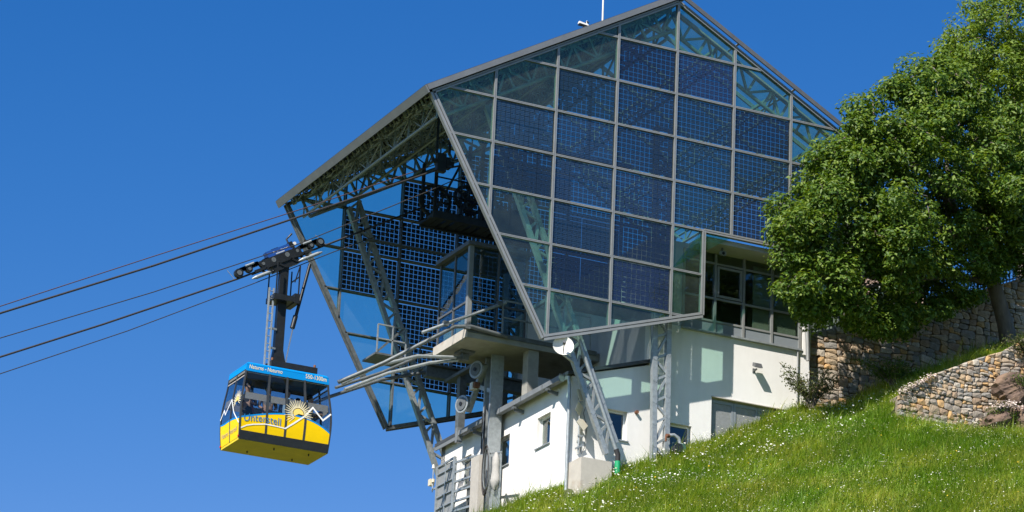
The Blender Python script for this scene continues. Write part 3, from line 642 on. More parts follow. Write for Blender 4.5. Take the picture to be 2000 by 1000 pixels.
mb.hexa([(CX - a, CY - b_, ZT - .03), (CX + a, CY - b_, ZT - .03), (CX + a, CY + b_, ZT - .03), (CX - a, CY + b_, ZT - .03)], [(CX - a + .06, CY - b_ + .06, ZT + .05), (CX + a - .06, CY - b_ + .06, ZT + .05), (CX + a - .06, CY + b_ - .06, ZT + .05), (CX - a + .06, CY + b_ - .06, ZT + .05)])
rf = mb.build('cabin_roof', BLU, car)
mb = MB(); mb.box(CX - a + .06, CX + a - .06, CY - b_ + .06, CY + b_ - .06, ZT - .06, ZT - .035); mb.build('ceiling_lining', INT, rf)
for f in (side, sideb, endl, endr): patch(f, .01, .99, c_(.88), c_(.995), 4, 2, -.014, .01).build('inner_lining', INT, car)
for f in (side, sideb): patch(f, .03, .97, c_(.53), c_(.62), 8, 1, -.05, .012).build('handrail_panel', GRP, car)
for f in (endl, endr): patch(f, .06, .94, c_(.53), c_(.62), 4, 1, -.05, .012).build('handrail_panel', GRP, car)
for s_ in (0.02, .98):
    mb = MB(); p = endl(s_, .03, .012); mb.wheel(p, (1, 0, 0), .035, .03, 10); mb.build('marker_light', RED, car)
# printed lines and lettering on the near side and the end
def ribbon(f, pts, w, off, sx, sz):
    mb = MB(); P = np.array(pts, float) * np.array([sx, sz]); n = len(P)
    for i in range(n - 1):
        d = P[i + 1] - P[i]; l = np.hypot(*d); k = max(1, int(l / .12)); d = d / l; nn = np.array([-d[1], d[0]]) * w / 2
        a, b_ = P[i] - d * w * .38, P[i + 1] + d * w * .38
        for j in range(k):
            p_, q_ = a + (b_ - a) * j / k, a + (b_ - a) * (j + 1) / k
            c4 = [p_ - nn, q_ - nn, q_ + nn, p_ + nn]; mb.add([f(c[0] / sx, c[1] / sz, off + .0006 * (i % 2)) for c in c4], [(0, 1, 2, 3)])
    return mb
LS = 2 * 1.41
ribbon(side, [(.02, .135), (.08, .175), (.15, .20), (.28, .228), (.40, .225), (.5, .215)], .035, .010, LS, H).build('white_arc_line', WHT, car)
ribbon(side, [(.5, .218), (.60, .315), (.70, .42), (.79, .553), (.845, .475), (.90, .405), (.985, .50)], .046, .0105, LS, H).build('mountain_line', WHT, car)
ribbon(endl, [(.02, .385), (.17, .49), (.25, .42), (.5, .58), (.70, .37), (.96, .205)], .045, .0105, 1.6, H).build('mountain_line', WHT, car)
def sunburst(f, s0, t0, sx, sz, r, r2, a0, a1, n, name):
    mb = MB(); c = np.array([s0 * sx, t0 * sz]); P = lambda q, o_: f(q[0] / sx, q[1] / sz, o_); m_ = 14
    fan = [c] + [c + r * np.array([math.cos(a0 + (a1 - a0) * i / m_), math.sin(a0 + (a1 - a0) * i / m_)]) for i in range(m_ + 1)]
    mb.add([P(q, .011) for q in fan], [(0, i + 1, i + 2) for i in range(m_)])
    for i in range(n):
        t = a0 - .2 + (a1 - a0 + .4) * i / (n - 1); d = np.array([math.cos(t), math.sin(t)]); e = np.array([-d[1], d[0]]) * .017; ro = r2 * (1 if i % 2 else .9)
        mb.add([P(c + d * r * 1.12 - e, .0112), P(c + d * ro - e * .3, .0112), P(c + d * ro + e * .3, .0112), P(c + d * r * 1.12 + e, .0112)], [(0, 1, 2, 3)], 1)
    mb.build(name, [GLD, CRM], car)
sunburst(side, .63, .435, LS, H, .16, .45, math.radians(-5), math.radians(215), 23, 'sun_emblem')
sunburst(endl, .80, .52, 1.6, H, .12, .34, math.radians(-20), math.radians(200), 17, 'sun_emblem')
def lettering(f, txt, s0, t0, width, sx, sz, matf, name, off=.012, slope=0.0, bend=0.0, stretch=1.0, bold=0.0):
    cu = bpy.data.curves.new(name, 'FONT'); cu.body = txt; cu.size = 1; cu.offset = bold; cu.resolution_u = 3
    ob = bpy.data.objects.new('tmp', cu); COL.objects.link(ob); dg = bpy.context.evaluated_depsgraph_get(); me = bpy.data.meshes.new_from_object(ob.evaluated_get(dg))
    bpy.data.objects.remove(ob); v = np.array([q.co[:] for q in me.vertices]); v[:, 0] -= v[:, 0].min(); k = width / v[:, 0].max(); fs = [tuple(p.vertices) for p in me.polygons]
    mb = MB(); vs_ = []
    for x, z, _ in v:
        x *= k; z *= k * stretch; u = x / width; vs_.append(f(s0 + x / sx, t0 + (z + slope * x + bend * (1 - (2 * u - 1) ** 2)) / sz, off))
    mb.add(vs_, fs); bpy.data.meshes.remove(me); return mb.build(name, matf, car, fix=False)
lettering(side, 'Unterstell', .045, .222, 1.13, LS, H, BLP, 'lettering', bend=.045, slope=.035, bold=0.0, stretch=1.1)
lettering(side, 'Naturns - Naturno', .035, .935, 1.12, LS, H, CRM, 'lettering', bold=.008, stretch=1.15)
lettering(side, '550-1300m', .715, .935, .72, LS, H, CRM, 'lettering', bold=.008, stretch=1.15)
lettering(endl, 'Naturns Unterstell', .10, .115, 1.25, 1.6, H, FNT, 'lettering', bold=.01, stretch=1.3)
# hanger, ladder, damper
mb = MB(); hx0, hx1 = V(-.93, CY, -7.62), V(-.92, CY, -4.55)
mb.hexa([(-1.10, CY - .09, -7.72), (-.62, CY - .09, -7.72), (-.62, CY + .09, -7.72), (-1.10, CY + .09, -7.72)], [(-1.03, CY - .09, -7.2), (-.75, CY - .09, -7.2), (-.75, CY + .09, -7.2), (-1.03, CY + .09, -7.2)])
mb.hexa([(-1.03, CY - .09, -7.2), (-.75, CY - .09, -7.2), (-.75, CY + .09, -7.2), (-1.03, CY + .09, -7.2)], [(-1.0, CY - .09, -4.55), (-.74, CY - .09, -4.55), (-.74, CY + .09, -4.55), (-1.0, CY + .09, -4.55)])
hang = mb.build('hanger_arm', M['black'], car)
mb = MB(); mb.box(-1.18, .30, CY - .30, CY - .12, -7.80, -7.62); mb.box(-1.18, .30, CY + .12, CY + .30, -7.80, -7.62)
for x in (-1.15, .2): mb.box(x, x + .09, CY - .28, CY + .28, -7.95, -7.8)
mb.tube((-.45, CY - .36, -7.85), (-.45, CY + .36, -7.85), .09, 12); mb.build('suspension_frame', M['black'], car)
mb = MB(); mb.tube((-1.12, CY - .2, -7.62), (-1.12, CY - .2, -7.52), .04); mb.tube((.24, CY - .2, -7.62), (.24, CY - .2, -7.52), .04); mb.build('marker_light', M['rust'], car)
mb = MB()
for dx in (-.05, .09): mb.bar((-1.30 + dx, CY - .16, -7.95), (-1.30 + dx, CY - .16, -5.35), .045, .045)
for k in range(11): mb.tube((-1.35, CY - .16, -7.8 + k * .235), (-1.21, CY - .16, -7.8 + k * .235), .014, 6)
for k in (-7.2, -6.6, -5.6): mb.bar((-1.25, CY - .16, k), (-1.02, CY - .1, k), .05, .06)
mb.build('ladder', M['galv'], car)
mb = MB(); mb.bar((-.66, CY - .06, -7.66), (-.47, CY - .06, -6.35), .035, .035); dmp = mb.build('damper_rod', M['bright'], car)
mb = MB(); mb.tube((-.48, CY - .06, -6.4), (-.07, CY - .06, -4.35), .05, 10); mb.tube((-.50, CY - .06, -6.45), (-.42, CY - .06, -6.05), .075, 10); mb.build('damper_body', M['black'], car)
mb = MB(); mb.box(-1.25, -.45, CY - .34, CY + .34, -5.72, -5.55); mb.box(-.60, -.44, CY - .36, CY + .36, -5.75, -5.45)
for x in (-1.2, -.48):
    for y in (CY - .33, CY + .33): mb.bar((x, y, -5.55), (x, y, -4.55), .035, .035)
mb.bar((-.48, CY - .33, -4.55), (-.62, CY - .33, -5.1), .03, .03); mb.bar((-.48, CY - .33, -4.9), (-.48, CY + .33, -4.9), .03, .03); mb.build('service_step', M['black'], car)
# carriage on the rope
ra, rb = V(-2.31, CY, -5.21), V(.32, CY, -3.68); rd = (rb - ra).normalized(); rn = V(-rd.z, 0, rd.x)
def on(t, n_, dy=0.0): return ra.lerp(rb, t) + rn * n_ + V(0, dy, 0)
carr = MB()
for dy in (-.14, .14):
    carr.bar(on(.0, .20, dy * .35), on(1.0, .20, dy * .35), .035, .10, 0, rn); carr.bar(on(.18, .0, dy), on(.86, .0, dy), .05, .08, 0, rn)
    for t in (.08, .22, .36, .50, .64, .78, .92): carr.bar(on(t - .035, .21, -.02), on(t + .035, .21, -.02), .20, .12, 0, rn)
    for t in (.3, .45, .6, .75): carr.bar(on(t, -.02, dy), on(t + .06, -.2, dy), .05, .05, 0, (0, 1, 0))
carr.bar(on(.30, .12), on(.74, .12), .30, .24, 0, rn); carr.bar(on(.2, -.16), on(.86, -.16), .16, .09, 0, rn); carr.bar(on(.38, -.1), on(.68, -.1), .26, .26, 0, rn)
cg = carr.build('carriage_frame', M['black'], car)
for t in (.02, .14, .30, .42, .58, .70, .87, .98):
    big = t in (.42, .58, .02, .98)
    mb = MB(); mb.wheel(on(t, .135, -.06), (0, 1, 0), .135 if big else .105, .14, 18); w = mb.build('carriage_wheel', M['black'], car)
    mb = MB(); mb.wheel(on(t, .135, -.135), (0, 1, 0), .075 if big else .05, .04, 16); mb.build('wheel_rim', M['galv_dark'], w)
for t in (.16, .52, .84): mb = MB(); mb.tube(on(t - .05, .26, -.12), on(t + .05, .26, -.12), .035, 8); mb.build('grease_pot', M['galv'], car)
for t0, t1 in ((.17, .32), (.72, .90)):
    mb = MB(); mb.tube(on(t0, -.17, -.12), on(t1, -.17, -.12), .055, 10); mb.tube(on(t0 - .05, -.17, -.12), on(t0, -.17, -.12), .02, 8, 0, .055); mb.tube(on(t1, -.17, -.12), on(t1 + .05, -.17, -.12), .055, 8, 0, .02); mb.build('rope_clamp', M['galv'], car)
mb = MB(); mb.bar(on(.38, .35), on(.66, .35), .26, .17, 0, rn); mb.bar(on(.38, .255), on(.66, .255), .3, .03, 0, rn); bb = mb.build('drive_box', mat('navy_box_paint', (.01, .07, .30), .5, 0, .1, 4), car, 'blue box on top of the carriage')
mb = MB(); mb.bar(on(.645, .35), on(.69, .36), .28, .22, 0, rn); mb.bar(on(.46, .45), on(.54, .45), .03, .03, 0, rn); mb.build('box_end', M['black'], car)
fb = lambda s, t, off=0.0: on(.40 + .24 * s, .30 + .11 * t, -.13 - off)
lettering(fb, 'Doppelmayr', .20, .25, .52, .72, 1.0, WHT, 'lettering', off=.004, stretch=5.0, bold=.01)
for t, l in ((-.04, .35), (1.04, .4)): mb = MB(); mb.bar(on(t, .03), on(t - .03 if t < .5 else t - .06, l), .014, .014, 0, (0, 1, 0)); mb.build('rope_feeler', M['galv'], car)
mb = MB(); mb.path([on(.70, .28, .2), on(.70, .62, .2), on(.78, .72, .2)], .03, 8); mb.build('bracket_arm', M['black'], car)
mb = MB(); mb.wheel(on(.745, .40, .1), (0, 1, 0), .05, .06, 10); mb.build('signal_lamp', M['plastic_white'], car)

# ================================================================ passengers
SKIN = mat('skin', (.42, .24, .17), .6, 0, .06, 10); HAIRD = mat('dark_hair', (.015, .011, .009), .7, 0, .2, 30); HAIRB = mat('brown_hair', (.08, .045, .025), .7, 0, .2, 30)
JEAN = mat('blue_jeans', (.035, .06, .13), .9, 0, .15, 20); DARK = mat('dark_trousers', (.025, .025, .03), .9, 0, .15, 20)
def person(x, y, face, hgt, shirt, trous, hairm, label, cap=None, reach=None):
    z0 = ZF + .062; k = hgt / 1.75
    d = Vector((math.cos(face), math.sin(face), 0)); s_ = Vector((-d.y, d.x, 0)); P = lambda f, l, z: Vector((x, y, z0)) + d * (f * k) + s_ * (l * k) + Vector((0, 0, z * k))
    if reach is None: reach = [(.22, .16, 1.02), (.20, -.18, 1.0)]
    J = {'pel': (P(0, 0, .95), .15), 'bel': (P(.01, 0, 1.10), .14), 'che': (P(.01, 0, 1.32), .155), 'nek': (P(0, 0, 1.47), .065), 'hd0': (P(.02, 0, 1.56), .075), 'hd1': (P(.03, 0, 1.66), .098), 'hd2': (P(.02, 0, 1.72), .07)}
    E_ = [('pel', 'bel'), ('bel', 'che'), ('che', 'nek'), ('nek', 'hd0'), ('hd0', 'hd1'), ('hd1', 'hd2')]
    for n_, sg in (('l', 1), ('r', -1)):
        J['sh' + n_] = (P(0, .19 * sg, 1.40), .07); hand = reach[0 if sg > 0 else 1]
        el = P(-.04, .27 * sg, 1.13); J['el' + n_] = (el, .048); ha = P(*hand); J['wr' + n_] = (el.lerp(ha, .85), .034); J['ha' + n_] = (ha, .042)
        J['hp' + n_] = (P(0, .09 * sg, .90), .105); J['kn' + n_] = (P(.03, .10 * sg, .49), .068); J['an' + n_] = (P(0, .10 * sg, .09), .045); J['to' + n_] = (P(.15, .11 * sg, .035), .038)
        E_ += [('che', 'sh' + n_), ('sh' + n_, 'el' + n_), ('el' + n_, 'wr' + n_), ('wr' + n_, 'ha' + n_), ('pel', 'hp' + n_), ('hp' + n_, 'kn' + n_), ('kn' + n_, 'an' + n_), ('an' + n_, 'to' + n_)]
    ks = list(J); me = bpy.data.meshes.new('person'); o0 = Vector((x, y, z0))
    me.from_pydata([J[q][0] - o0 for q in ks], [(ks.index(a), ks.index(b)) for a, b in E_], [])
    ob = bpy.data.objects.new('person', me); COL.objects.link(ob)
    md = ob.modifiers.new('skin', 'SKIN'); ob.modifiers.new('sub', 'SUBSURF').levels = 2
    sv = me.skin_vertices[0].data
    for i, q in enumerate(ks): sv[i].radius = (J[q][1] * k, J[q][1] * k * (1.0 if q not in ('che', 'pel', 'bel') else 1.15)); sv[i].use_root = (q == 'pel')
    dg = bpy.context.evaluated_depsgraph_get(); m2 = bpy.data.meshes.new_from_object(ob.evaluated_get(dg)); bpy.data.objects.remove(ob); bpy.data.meshes.remove(me)
    m2.name = 'person'; m2.materials.clear()
    for q in (shirt, trous, SKIN): m2.materials.append(q)
    arms = [J[q][0] - o0 for q in ('hal', 'har', 'wrl', 'wrr')]
    for p in m2.polygons:
        c = p.center; z = c.z / k; mi = 0 if z > .95 else 1
        if z > 1.47: mi = 2
        elif min((c - q).length for q in arms) < .17 * k: mi = 2
        p.material_index = mi; p.use_smooth = True
    po = inst('person', m2, o0); tag(po, label, 'person', 'passengers standing in the cabin')
    mb = MB(); c = P(0.0, 0, 1.68) ; r_ = .118 * k
    for i in range(6):
        for j in range(12):
            q = []
            for a, b_ in ((i, j), (i, j + 1), (i + 1, j + 1), (i + 1, j)):
                th = a / 6 * 1.75; ph = b_ / 12 * 2 * math.pi
                q.append(c + d * (r_ * math.sin(th) * math.cos(ph) - .014 * th) + s_ * (r_ * .92 * math.sin(th) * math.sin(ph)) + Vector((0, 0, r_ * 1.02 * math.cos(th) + .25 * .1 * math.sin(th) * math.cos(ph))))
            mb.add(q, [(0, 1, 2, 3)], 0, True)
    if cap: mb.prism([P(.10, -.07, 1.70), P(.10, .07, 1.70), P(.21, .05, 1.68), P(.21, -.05, 1.68)], (0, 0, .012))
    mb.build('cap' if cap else 'hair', cap or hairm, po)
    mb = MB(); a = P(.118, 0, 1.625); mb.add([P(.112, -.014, 1.61), P(.112, .014, 1.61), P(.105, 0, 1.66), P(.142, 0, 1.615)], [(0, 1, 3), (1, 2, 3), (2, 0, 3)])
    for sg in (-1, 1): mb.add([P(.118, sg * .035 - .012, 1.655), P(.118, sg * .035 + .012, 1.655), P(.118, sg * .035 + .012, 1.668), P(.118, sg * .035 - .012, 1.668)], [(0, 1, 2, 3)], 1)
    mb.add([P(.112, -.025, 1.575), P(.112, .025, 1.575), P(.112, .022, 1.583), P(.112, -.022, 1.583)], [(0, 1, 2, 3)], 2); mb.build('face', [SKIN, HAIRD, RED], po)
TS = lambda n, c: mat(n, c, .9, 0, .08, 10)
person(-1.85, 8.10, -2.0, 1.72, TS('black_shirt', (.02, .02, .022)), DARK, HAIRD, 'passenger in black shirt holding the rail at the left cabin corner', reach=[(.28, .12, 1.15), (.24, -.15, 1.05)])
person(-1.60, 8.55, -.6, 1.66, TS('red_shirt', (.35, .05, .05)), JEAN, HAIRB, 'passenger with a white cap behind the left window', WHT)
person(-1.22, 8.05, -1.7, 1.76, TS('grey_shirt', (.16, .16, .17)), DARK, HAIRD, 'tall dark-haired passenger in grey shirt at the left window')
person(-.62, 8.10, .3, 1.78, TS('light_blue_shirt', (.24, .38, .55)), JEAN, HAIRD, 'passenger in light blue shirt and blue trousers, second window', reach=[(.25, .15, 1.42), (.22, -.15, 1.2)])
person(-.40, 8.62, 1.2, 1.64, TS('white_shirt', (.6, .6, .6)), JEAN, HAIRB, 'passenger with a pale cap behind the one in light blue', BLU)
person(-.18, 8.30, -2.4, 1.60, TS('charcoal_shirt', (.03, .03, .035)), DARK, HAIRD, 'short dark-haired passenger behind the sun emblem')
person(.12, 8.12, -.1, 1.70, TS('checked_shirt', (.38, .38, .42)), DARK, HAIRD, 'passenger in pale patterned shirt leaning an arm along the right window', reach=[(.42, .1, 1.22), (.40, -.16, 1.18)])
# ================================================================ fittings on and round the station
def build(mb, name, mats, label, cat, group=None): return mb.build(name, mats, None, label, cat, group)
# control booth on the platform
bo = empty('control_booth', (4.2, 5.5, -6.86), 'glazed operator booth standing on the boarding platform', 'booth')
bx0, bx1, by0, by1, bz0, bz1 = 3.46, 5.3, 4.42, 6.52, -6.858, -4.25
for x, y in ((bx0, by0), (bx0, by1), (bx1, by0), (bx1, by1), (bx0, (by0 + by1) / 2), ((bx0 + bx1) / 2, by0)):
    mb = MB(); w = .14 if (x, y) == (bx0, by0) else .06; mb.box(x - w / 2, x + w / 2, y - w / 2, y + w / 2, bz0, bz1); mb.build('post', M['alu'] if w > .1 else M['alu_dark'], bo)
mb = MB(); mb.box(bx0 - .15, bx1 + .1, by0 - .15, by1 + .1, bz1, bz1 + .12); mb.build('roof', M['alu_dark'], bo)
for z in (bz0 + .9,):
    mb = MB(); mb.box(bx0 - .03, bx0 + .03, by0 + .07, by1 - .03, z - .03, z + .03); mb.build('transom', M['alu_dark'], bo)
    mb = MB(); mb.box(bx0 + .07, bx1 - .03, by0 - .03, by0 + .03, z - .03, z + .03); mb.build('transom', M['alu_dark'], bo)
ym = (by0 + by1) / 2; xm = (bx0 + bx1) / 2
for a, b_ in ((by0 + .07, ym - .03), (ym + .03, by1 - .03)):
    for c, d in ((bz0, bz0 + .87), (bz0 + .93, bz1)): mb = MB(); mb.box(bx0 - .005, bx0 + .005, a, b_, c, d); mb.build('pane', M['glass_booth'], bo)
for a, b_ in ((bx0 + .07, xm - .03), (xm + .03, bx1 - .03)):
    for c, d in ((bz0, bz0 + .87), (bz0 + .93, bz1)): mb = MB(); mb.box(a, b_, by0 - .005, by0 + .005, c, d); mb.build('pane', M['glass_booth'], bo)
mb = MB(); mb.bar((bx0 + .08, by0 + .1, -5.0), (bx0 + .08, by1 - .1, -6.1), .05, .09); mb.build('brace', M['alu'], bo)
mb = MB()
for k in range(9):
    y = by0 + .2 + k * .2; mb.box(bx0 + .12, bx0 + .4, y, y + .16, bz0, bz0 + .55 - .02 * k)
mb.build('switch_cabinet', M['plastic_white'], bo)
# cabin guides
def guide(pts, r_, label, matf=None, clamps=()):
    mb = MB(); mb.path(pts, r_, 10); o = mb.build('cabin_guide', matf or M['galv'], None, label, 'guide rail', 'cabin guide bars at the dock')
    for c in clamps: m2 = MB(); m2.box(c[0] - .08, c[0] + .08, c[1] - .07, c[1] + .07, c[2] - .07, c[2] + .07); m2.build('clamp', M['galv_dark'], o)
guide([(-.20, 5.2, -8.90), (1.0, 4.75, -8.22), (2.22, 4.12, -7.42), (2.9, 4.10, -6.95), (3.4, 4.08, -6.86), (4.6, 4.08, -6.96)], .06, 'long dark guide bar sweeping from the platform edge to the upper tip', M['galv_dark'], [(3.3, 4.1, -6.88)])
guide([(1.9, 4.15, -7.3), (3.0, 4.06, -6.72), (4.5, 4.06, -5.93)], .05, 'bright straight guide bar above, clamped at the platform railing', M['galv'], [(4.3, 4.08, -6.0), (2.6, 4.08, -6.92)])
guide([(.05, 5.5, -8.82), (1.2, 5.55, -8.05), (2.4, 5.55, -7.55), (3.75, 5.55, -7.36)], .05, 'pale lower guide bar ending at the bracket under the platform', M['galv'])
guide([(.25, 5.75, -8.9), (1.6, 5.85, -8.15), (2.9, 5.75, -7.62), (3.75, 5.62, -7.42)], .05, 'pale lowest guide bar beside the one at the slab bracket', M['galv'])
guide([(.3, 6.6, -8.62), (1.8, 6.75, -7.85), (2.9, 6.7, -7.2), (3.5, 6.62, -6.98)], .045, 'thin guide bar at the rear edge of the platform', M['galv_dark'])
guide([(.35, 9.5, -8.52), (1.24, 9.5, -8.02), (3.0, 9.5, -7.15), (4.46, 9.5, -6.66)], .055, 'dark guide bar reaching behind the yellow cabin', M['galv_dark'])
# tension pulley arm
pa = empty('pulley_arm', (4.6, 6.2, -8.0), 'slanted steel arm with two rope pulleys by the tall column', 'pulley')
mb = MB(); mb.bar((4.62, 5.58, -7.42), (4.62, 6.62, -8.62), .12, .16, 0, (1, 0, 0)); mb.bar((4.62, 6.0, -8.0), (4.88, 5.6, -8.2), .12, .12); mb.build('arm', M['galv'], pa)
for c in ((4.42, 5.72, -7.58), (4.42, 6.62, -8.42)):
    mb = MB(); mb.wheel(c, (1, .35, 0), .27, .09, 22); w = mb.build('pulley', M['galv'], pa)
    mb = MB(); mb.wheel((c[0] - .05, c[1] - .0175, c[2]), (1, .35, 0), .20, .04, 18); mb.build('pulley_web', M['galv_dark'], w)
    mb = MB(); mb.wheel((c[0] - .07, c[1] - .0245, c[2]), (1, .35, 0), .06, .05, 10); mb.build('hub', M['black'], w)
mb = MB(); mb.box(4.42, 4.6, 6.0, 6.18, -8.1, -7.88); mb.build('tensioner', M['plastic_white'], pa); mb = MB(); mb.box(4.45, 4.62, 5.88, 5.99, -8.06, -7.9); mb.build('bolt_head', M['rust'], pa)
# satellite dish
sd = empty('satellite_dish', (4.5, .2, -8.7), 'white round satellite dish beside the inclined strut', 'satellite dish')
mb = MB(); c = V(4.43, .02, -8.40); ax = V(-.35, -1, .22).normalized(); _, e1, e2 = frame_of(ax); g = []; fs = []
for i in range(6):
    r_ = .30 * i / 5
    for j in range(24): t = 2 * math.pi * j / 24; g.append(c + ax * (.10 * (r_ / .30) ** 2) + e1 * r_ * math.cos(t) + e2 * r_ * math.sin(t))
for i in range(5):
    for j in range(24): fs.append((i * 24 + j, i * 24 + (j + 1) % 24, (i + 1) * 24 + (j + 1) % 24, (i + 1) * 24 + j))
mb.add(g, fs, 0, True); mb.build('reflector', M['plastic_white'], sd)
mb = MB(); mb.bar(c - e2 * .25 + ax * .05, c + ax * .33 - e2 * .05, .025, .025); mb.tube(c + ax * .28 - e2 * .05, c + ax * .38 - e2 * .03, .045, 10); mb.build('receiver', M['alu_dark'], sd)
mb = MB(); mb.bar(c - ax * .02, c - ax * .3, .06, .06); mb.bar(c - ax * .3, V(4.98, .42, -8.62), .08, .08); mb.build('mount', M['galv'], sd)
# panel antennas on the wall
def panel(x, z, rot, size, label):
    p = empty('panel_antenna', (x, .95, z), label, 'antenna', 'flat panel antennas on the wall mast')
    mb = MB(); a = size / 2; q = []
    for sx, sz in ((-1, -1), (1, -1), (1, 1), (-1, 1)): q.append((x + a * (sx * math.cos(rot) - sz * math.sin(rot)), .70 + .10 * sx, z + a * (sx * math.sin(rot) + sz * math.cos(rot))))
    mb.prism(q, (.015, .05, 0)); mb.build('panel', M['plastic_cream'], p)
    mb = MB(); mb.bar((x + .01, .76, z), (x + .04, .93, z - .03), .04, .04); mb.build('bracket', M['galv'], p)
panel(5.42, -9.46, .3, .33, 'cream tilted square panel antenna, uppermost of three on the wall')
panel(5.36, -9.87, -.35, .27, 'cream small panel antenna, middle of the three on the wall')
panel(5.47, -10.30, .78, .33, 'cream diamond-set panel antenna, lowest of three on the wall')
mb = MB(); mb.tube((5.48, .92, -9.2), (5.48, .92, -11.1), .025); mb.bar((5.48, .92, -10.75), (5.48, 1.0, -10.75), .05, .05); mb.bar((5.38, .9, -11.0), (5.62, .9, -10.85), .04, .05); mb.bar((5.44, .9, -10.6), (5.6, .9, -10.62), .05, .06); mb.bar((5.48, .92, -9.5), (5.48, 1.0, -9.5), .05, .05)
build(mb, 'antenna_mast', M['galv'], 'thin galvanised wall mast holding the cream panel antennas', 'mast')
mb = MB(); mb.path([(5.62, .95, -9.3), (5.72, .94, -9.6), (5.62, .95, -9.9), (5.74, .95, -10.3), (5.70, .96, -10.9), (5.6, .96, -11.1), (5.55, .96, -10.9)], .008, 5); build(mb, 'antenna_cable', M['rubber'], 'thin black cable looping beside the panel antennas', 'cable')
# wall floodlight, soffit camera, vent
fl_ = empty('floodlight', (11.16, 1.0, -7.66), 'small grey floodlight on the white side wall', 'floodlight')
mb = MB(); mb.bar((11.16, 1.0, -7.68), (11.16, .82, -7.66), .04, .04); mb.box(11.12, 11.20, .985, .999, -7.74, -7.60); mb.build('arm', M['galv_dark'], fl_)
mb = MB(); mb.hexa([(11.02, .66, -7.66), (11.28, .66, -7.66), (11.28, .84, -7.58), (11.02, .84, -7.58)], [(11.05, .70, -7.52), (11.25, .70, -7.52), (11.25, .86, -7.46), (11.05, .86, -7.46)]); mb.build('lamp_housing', M['alu_dark'], fl_)
mb = MB(); mb.hexa([(11.04, .675, -7.668), (11.26, .675, -7.668), (11.26, .83, -7.598), (11.04, .83, -7.598)], [(11.04, .675, -7.662), (11.26, .675, -7.662), (11.26, .83, -7.592), (11.04, .83, -7.592)]); mb.build('lamp_glass', M['white_frame'], fl_)
sc = empty('security_camera', (9.72, .45, -4.3), 'round security camera hanging under the pale soffit', 'camera')
mb = MB(); mb.tube((9.72, .45, -4.30), (9.72, .45, -4.40), .025); mb.build('stem', M['galv_dark'], sc); mb = MB(); mb.wheel((9.72, .42, -4.47), (.3, -1, -.3), .075, .14, 14); mb.build('housing', M['galv'], sc); mb = MB(); mb.wheel((9.705, .352, -4.49), (.3, -1, -.3), .045, .03, 12); mb.build('lens', M['black'], sc)
# roof-top things
WX = 4.85; ws = empty('weather_station', (WX, .35, 1.5), 'small white weather sensor on a post at the roof edge', 'weather station')
zr = rz(WX) + .28
mb = MB(); mb.tube((WX, .35, zr - .15), (WX, .35, zr + .2), .018); mb.build('post', M['alu'], ws)
mb = MB(); mb.hexa([(WX - .15, .29, zr + .20), (WX + .16, .29, zr + .17), (WX + .16, .41, zr + .17), (WX - .15, .41, zr + .20)], [(WX - .14, .31, zr + .27), (WX + .15, .31, zr + .22), (WX + .15, .39, zr + .22), (WX - .14, .39, zr + .27)]); mb.tube((WX + .12, .35, zr + .21), (WX + .12, .35, zr + .34), .026, 10, 0, .02); mb.wheel((WX + .07, .35, zr + .13), (0, 0, 1), .03, .05, 10); mb.build('sensor_body', M['plastic_white'], ws)
mb = MB(); mb.box(WX - .15, WX + .16, .30, .40, zr + .15, zr + .172)
for t in (0, 2.1, 4.2): mb.wheel((WX + .13 + .04 * math.cos(t), .35 + .04 * math.sin(t), zr + .30), (0, 0, 1), .02, .03, 8)
mb.build('wind_cups', M['black'], ws)
mb = MB(); mb.tube((5.76, .9, rz(5.76) + .22), (5.74, .9, rz(5.74) + 3.4), .03, 8, 0, .02); build(mb, 'lightning_rod', M['plastic_white'], 'tall thin white mast rising from the roof', 'mast')
# little weather mast beyond the cage
wm = empty('sensor_mast', (4.4, 8.2, -10.7), 'small white sensor mast on an arm left of the steel cage', 'weather station')
mb = MB(); mb.bar((4.4, 7.9, -10.66), (4.4, 8.5, -10.64), .04, .05); mb.tube((4.4, 8.47, -10.72), (4.4, 8.47, -9.95), .018, 8); mb.build('arm', M['galv'], wm)
mb = MB(); mb.tube((4.4, 8.47, -9.98), (4.4, 8.47, -9.86), .05, 10, 0, .03); mb.build('sensor_head', M['plastic_white'], wm)
mb = MB(); mb.box(4.33, 4.47, 8.5, 8.66, -10.5, -10.3); mb.tube((4.4, 8.44, -10.42), (4.4, 8.44, -10.32), .05, 10); mb.build('sensor_box', M['plastic_cream'], wm)
# steel cage with ladder against the end wall
cg_ = empty('steel_cage', (4.4, 6.2, -12.6), 'grey steel ladder cage against the white end wall', 'cage')
CX0 = 4.36; zt = -10.0; zb = -13.4
mb = MB(); mb.bar((CX0, 8.05, zb), (CX0, 8.05, zt - .03), .07, .07); mb.bar((CX0, 6.85, zb), (CX0, 6.85, zt), .08, .08); mb.bar((CX0, 8.05, zt - .05), (CX0, 6.85, zt - .02), .05, .06); mb.bar((CX0, 7.45, zb), (CX0, 7.45, zt - .05), .05, .05); mb.build('cage_frame', M['galv'], cg_)
mb = MB(); mb.box(CX0 + .02, CX0 + .03, 6.9, 8.0, zb, zt - .08); pn = mb.build('panel', M['mesh_panel'], cg_)
for k in range(9): z = zt - .3 - k * .36; mb = MB(); mb.bar((CX0 - .012, 8.0, z), (CX0 - .012, 6.9, z), .03, .03); mb.build('panel_rib', M['galv'], pn)
mb = MB(); mb.bar((CX0, 6.78, zb), (CX0, 6.78, zt - .1), .06, .06); mb.bar((CX0, 5.55, zb), (CX0, 5.55, zt - .35), .06, .06); mb.build('ladder_rail', M['galv'], cg_)
for k in range(11): z = zt - .2 - k * .30; mb = MB(); mb.bar((CX0, 6.75, z), (CX0, 5.55, z - .1), .05, .06); mb.build('ladder_rung', M['galv'], cg_)
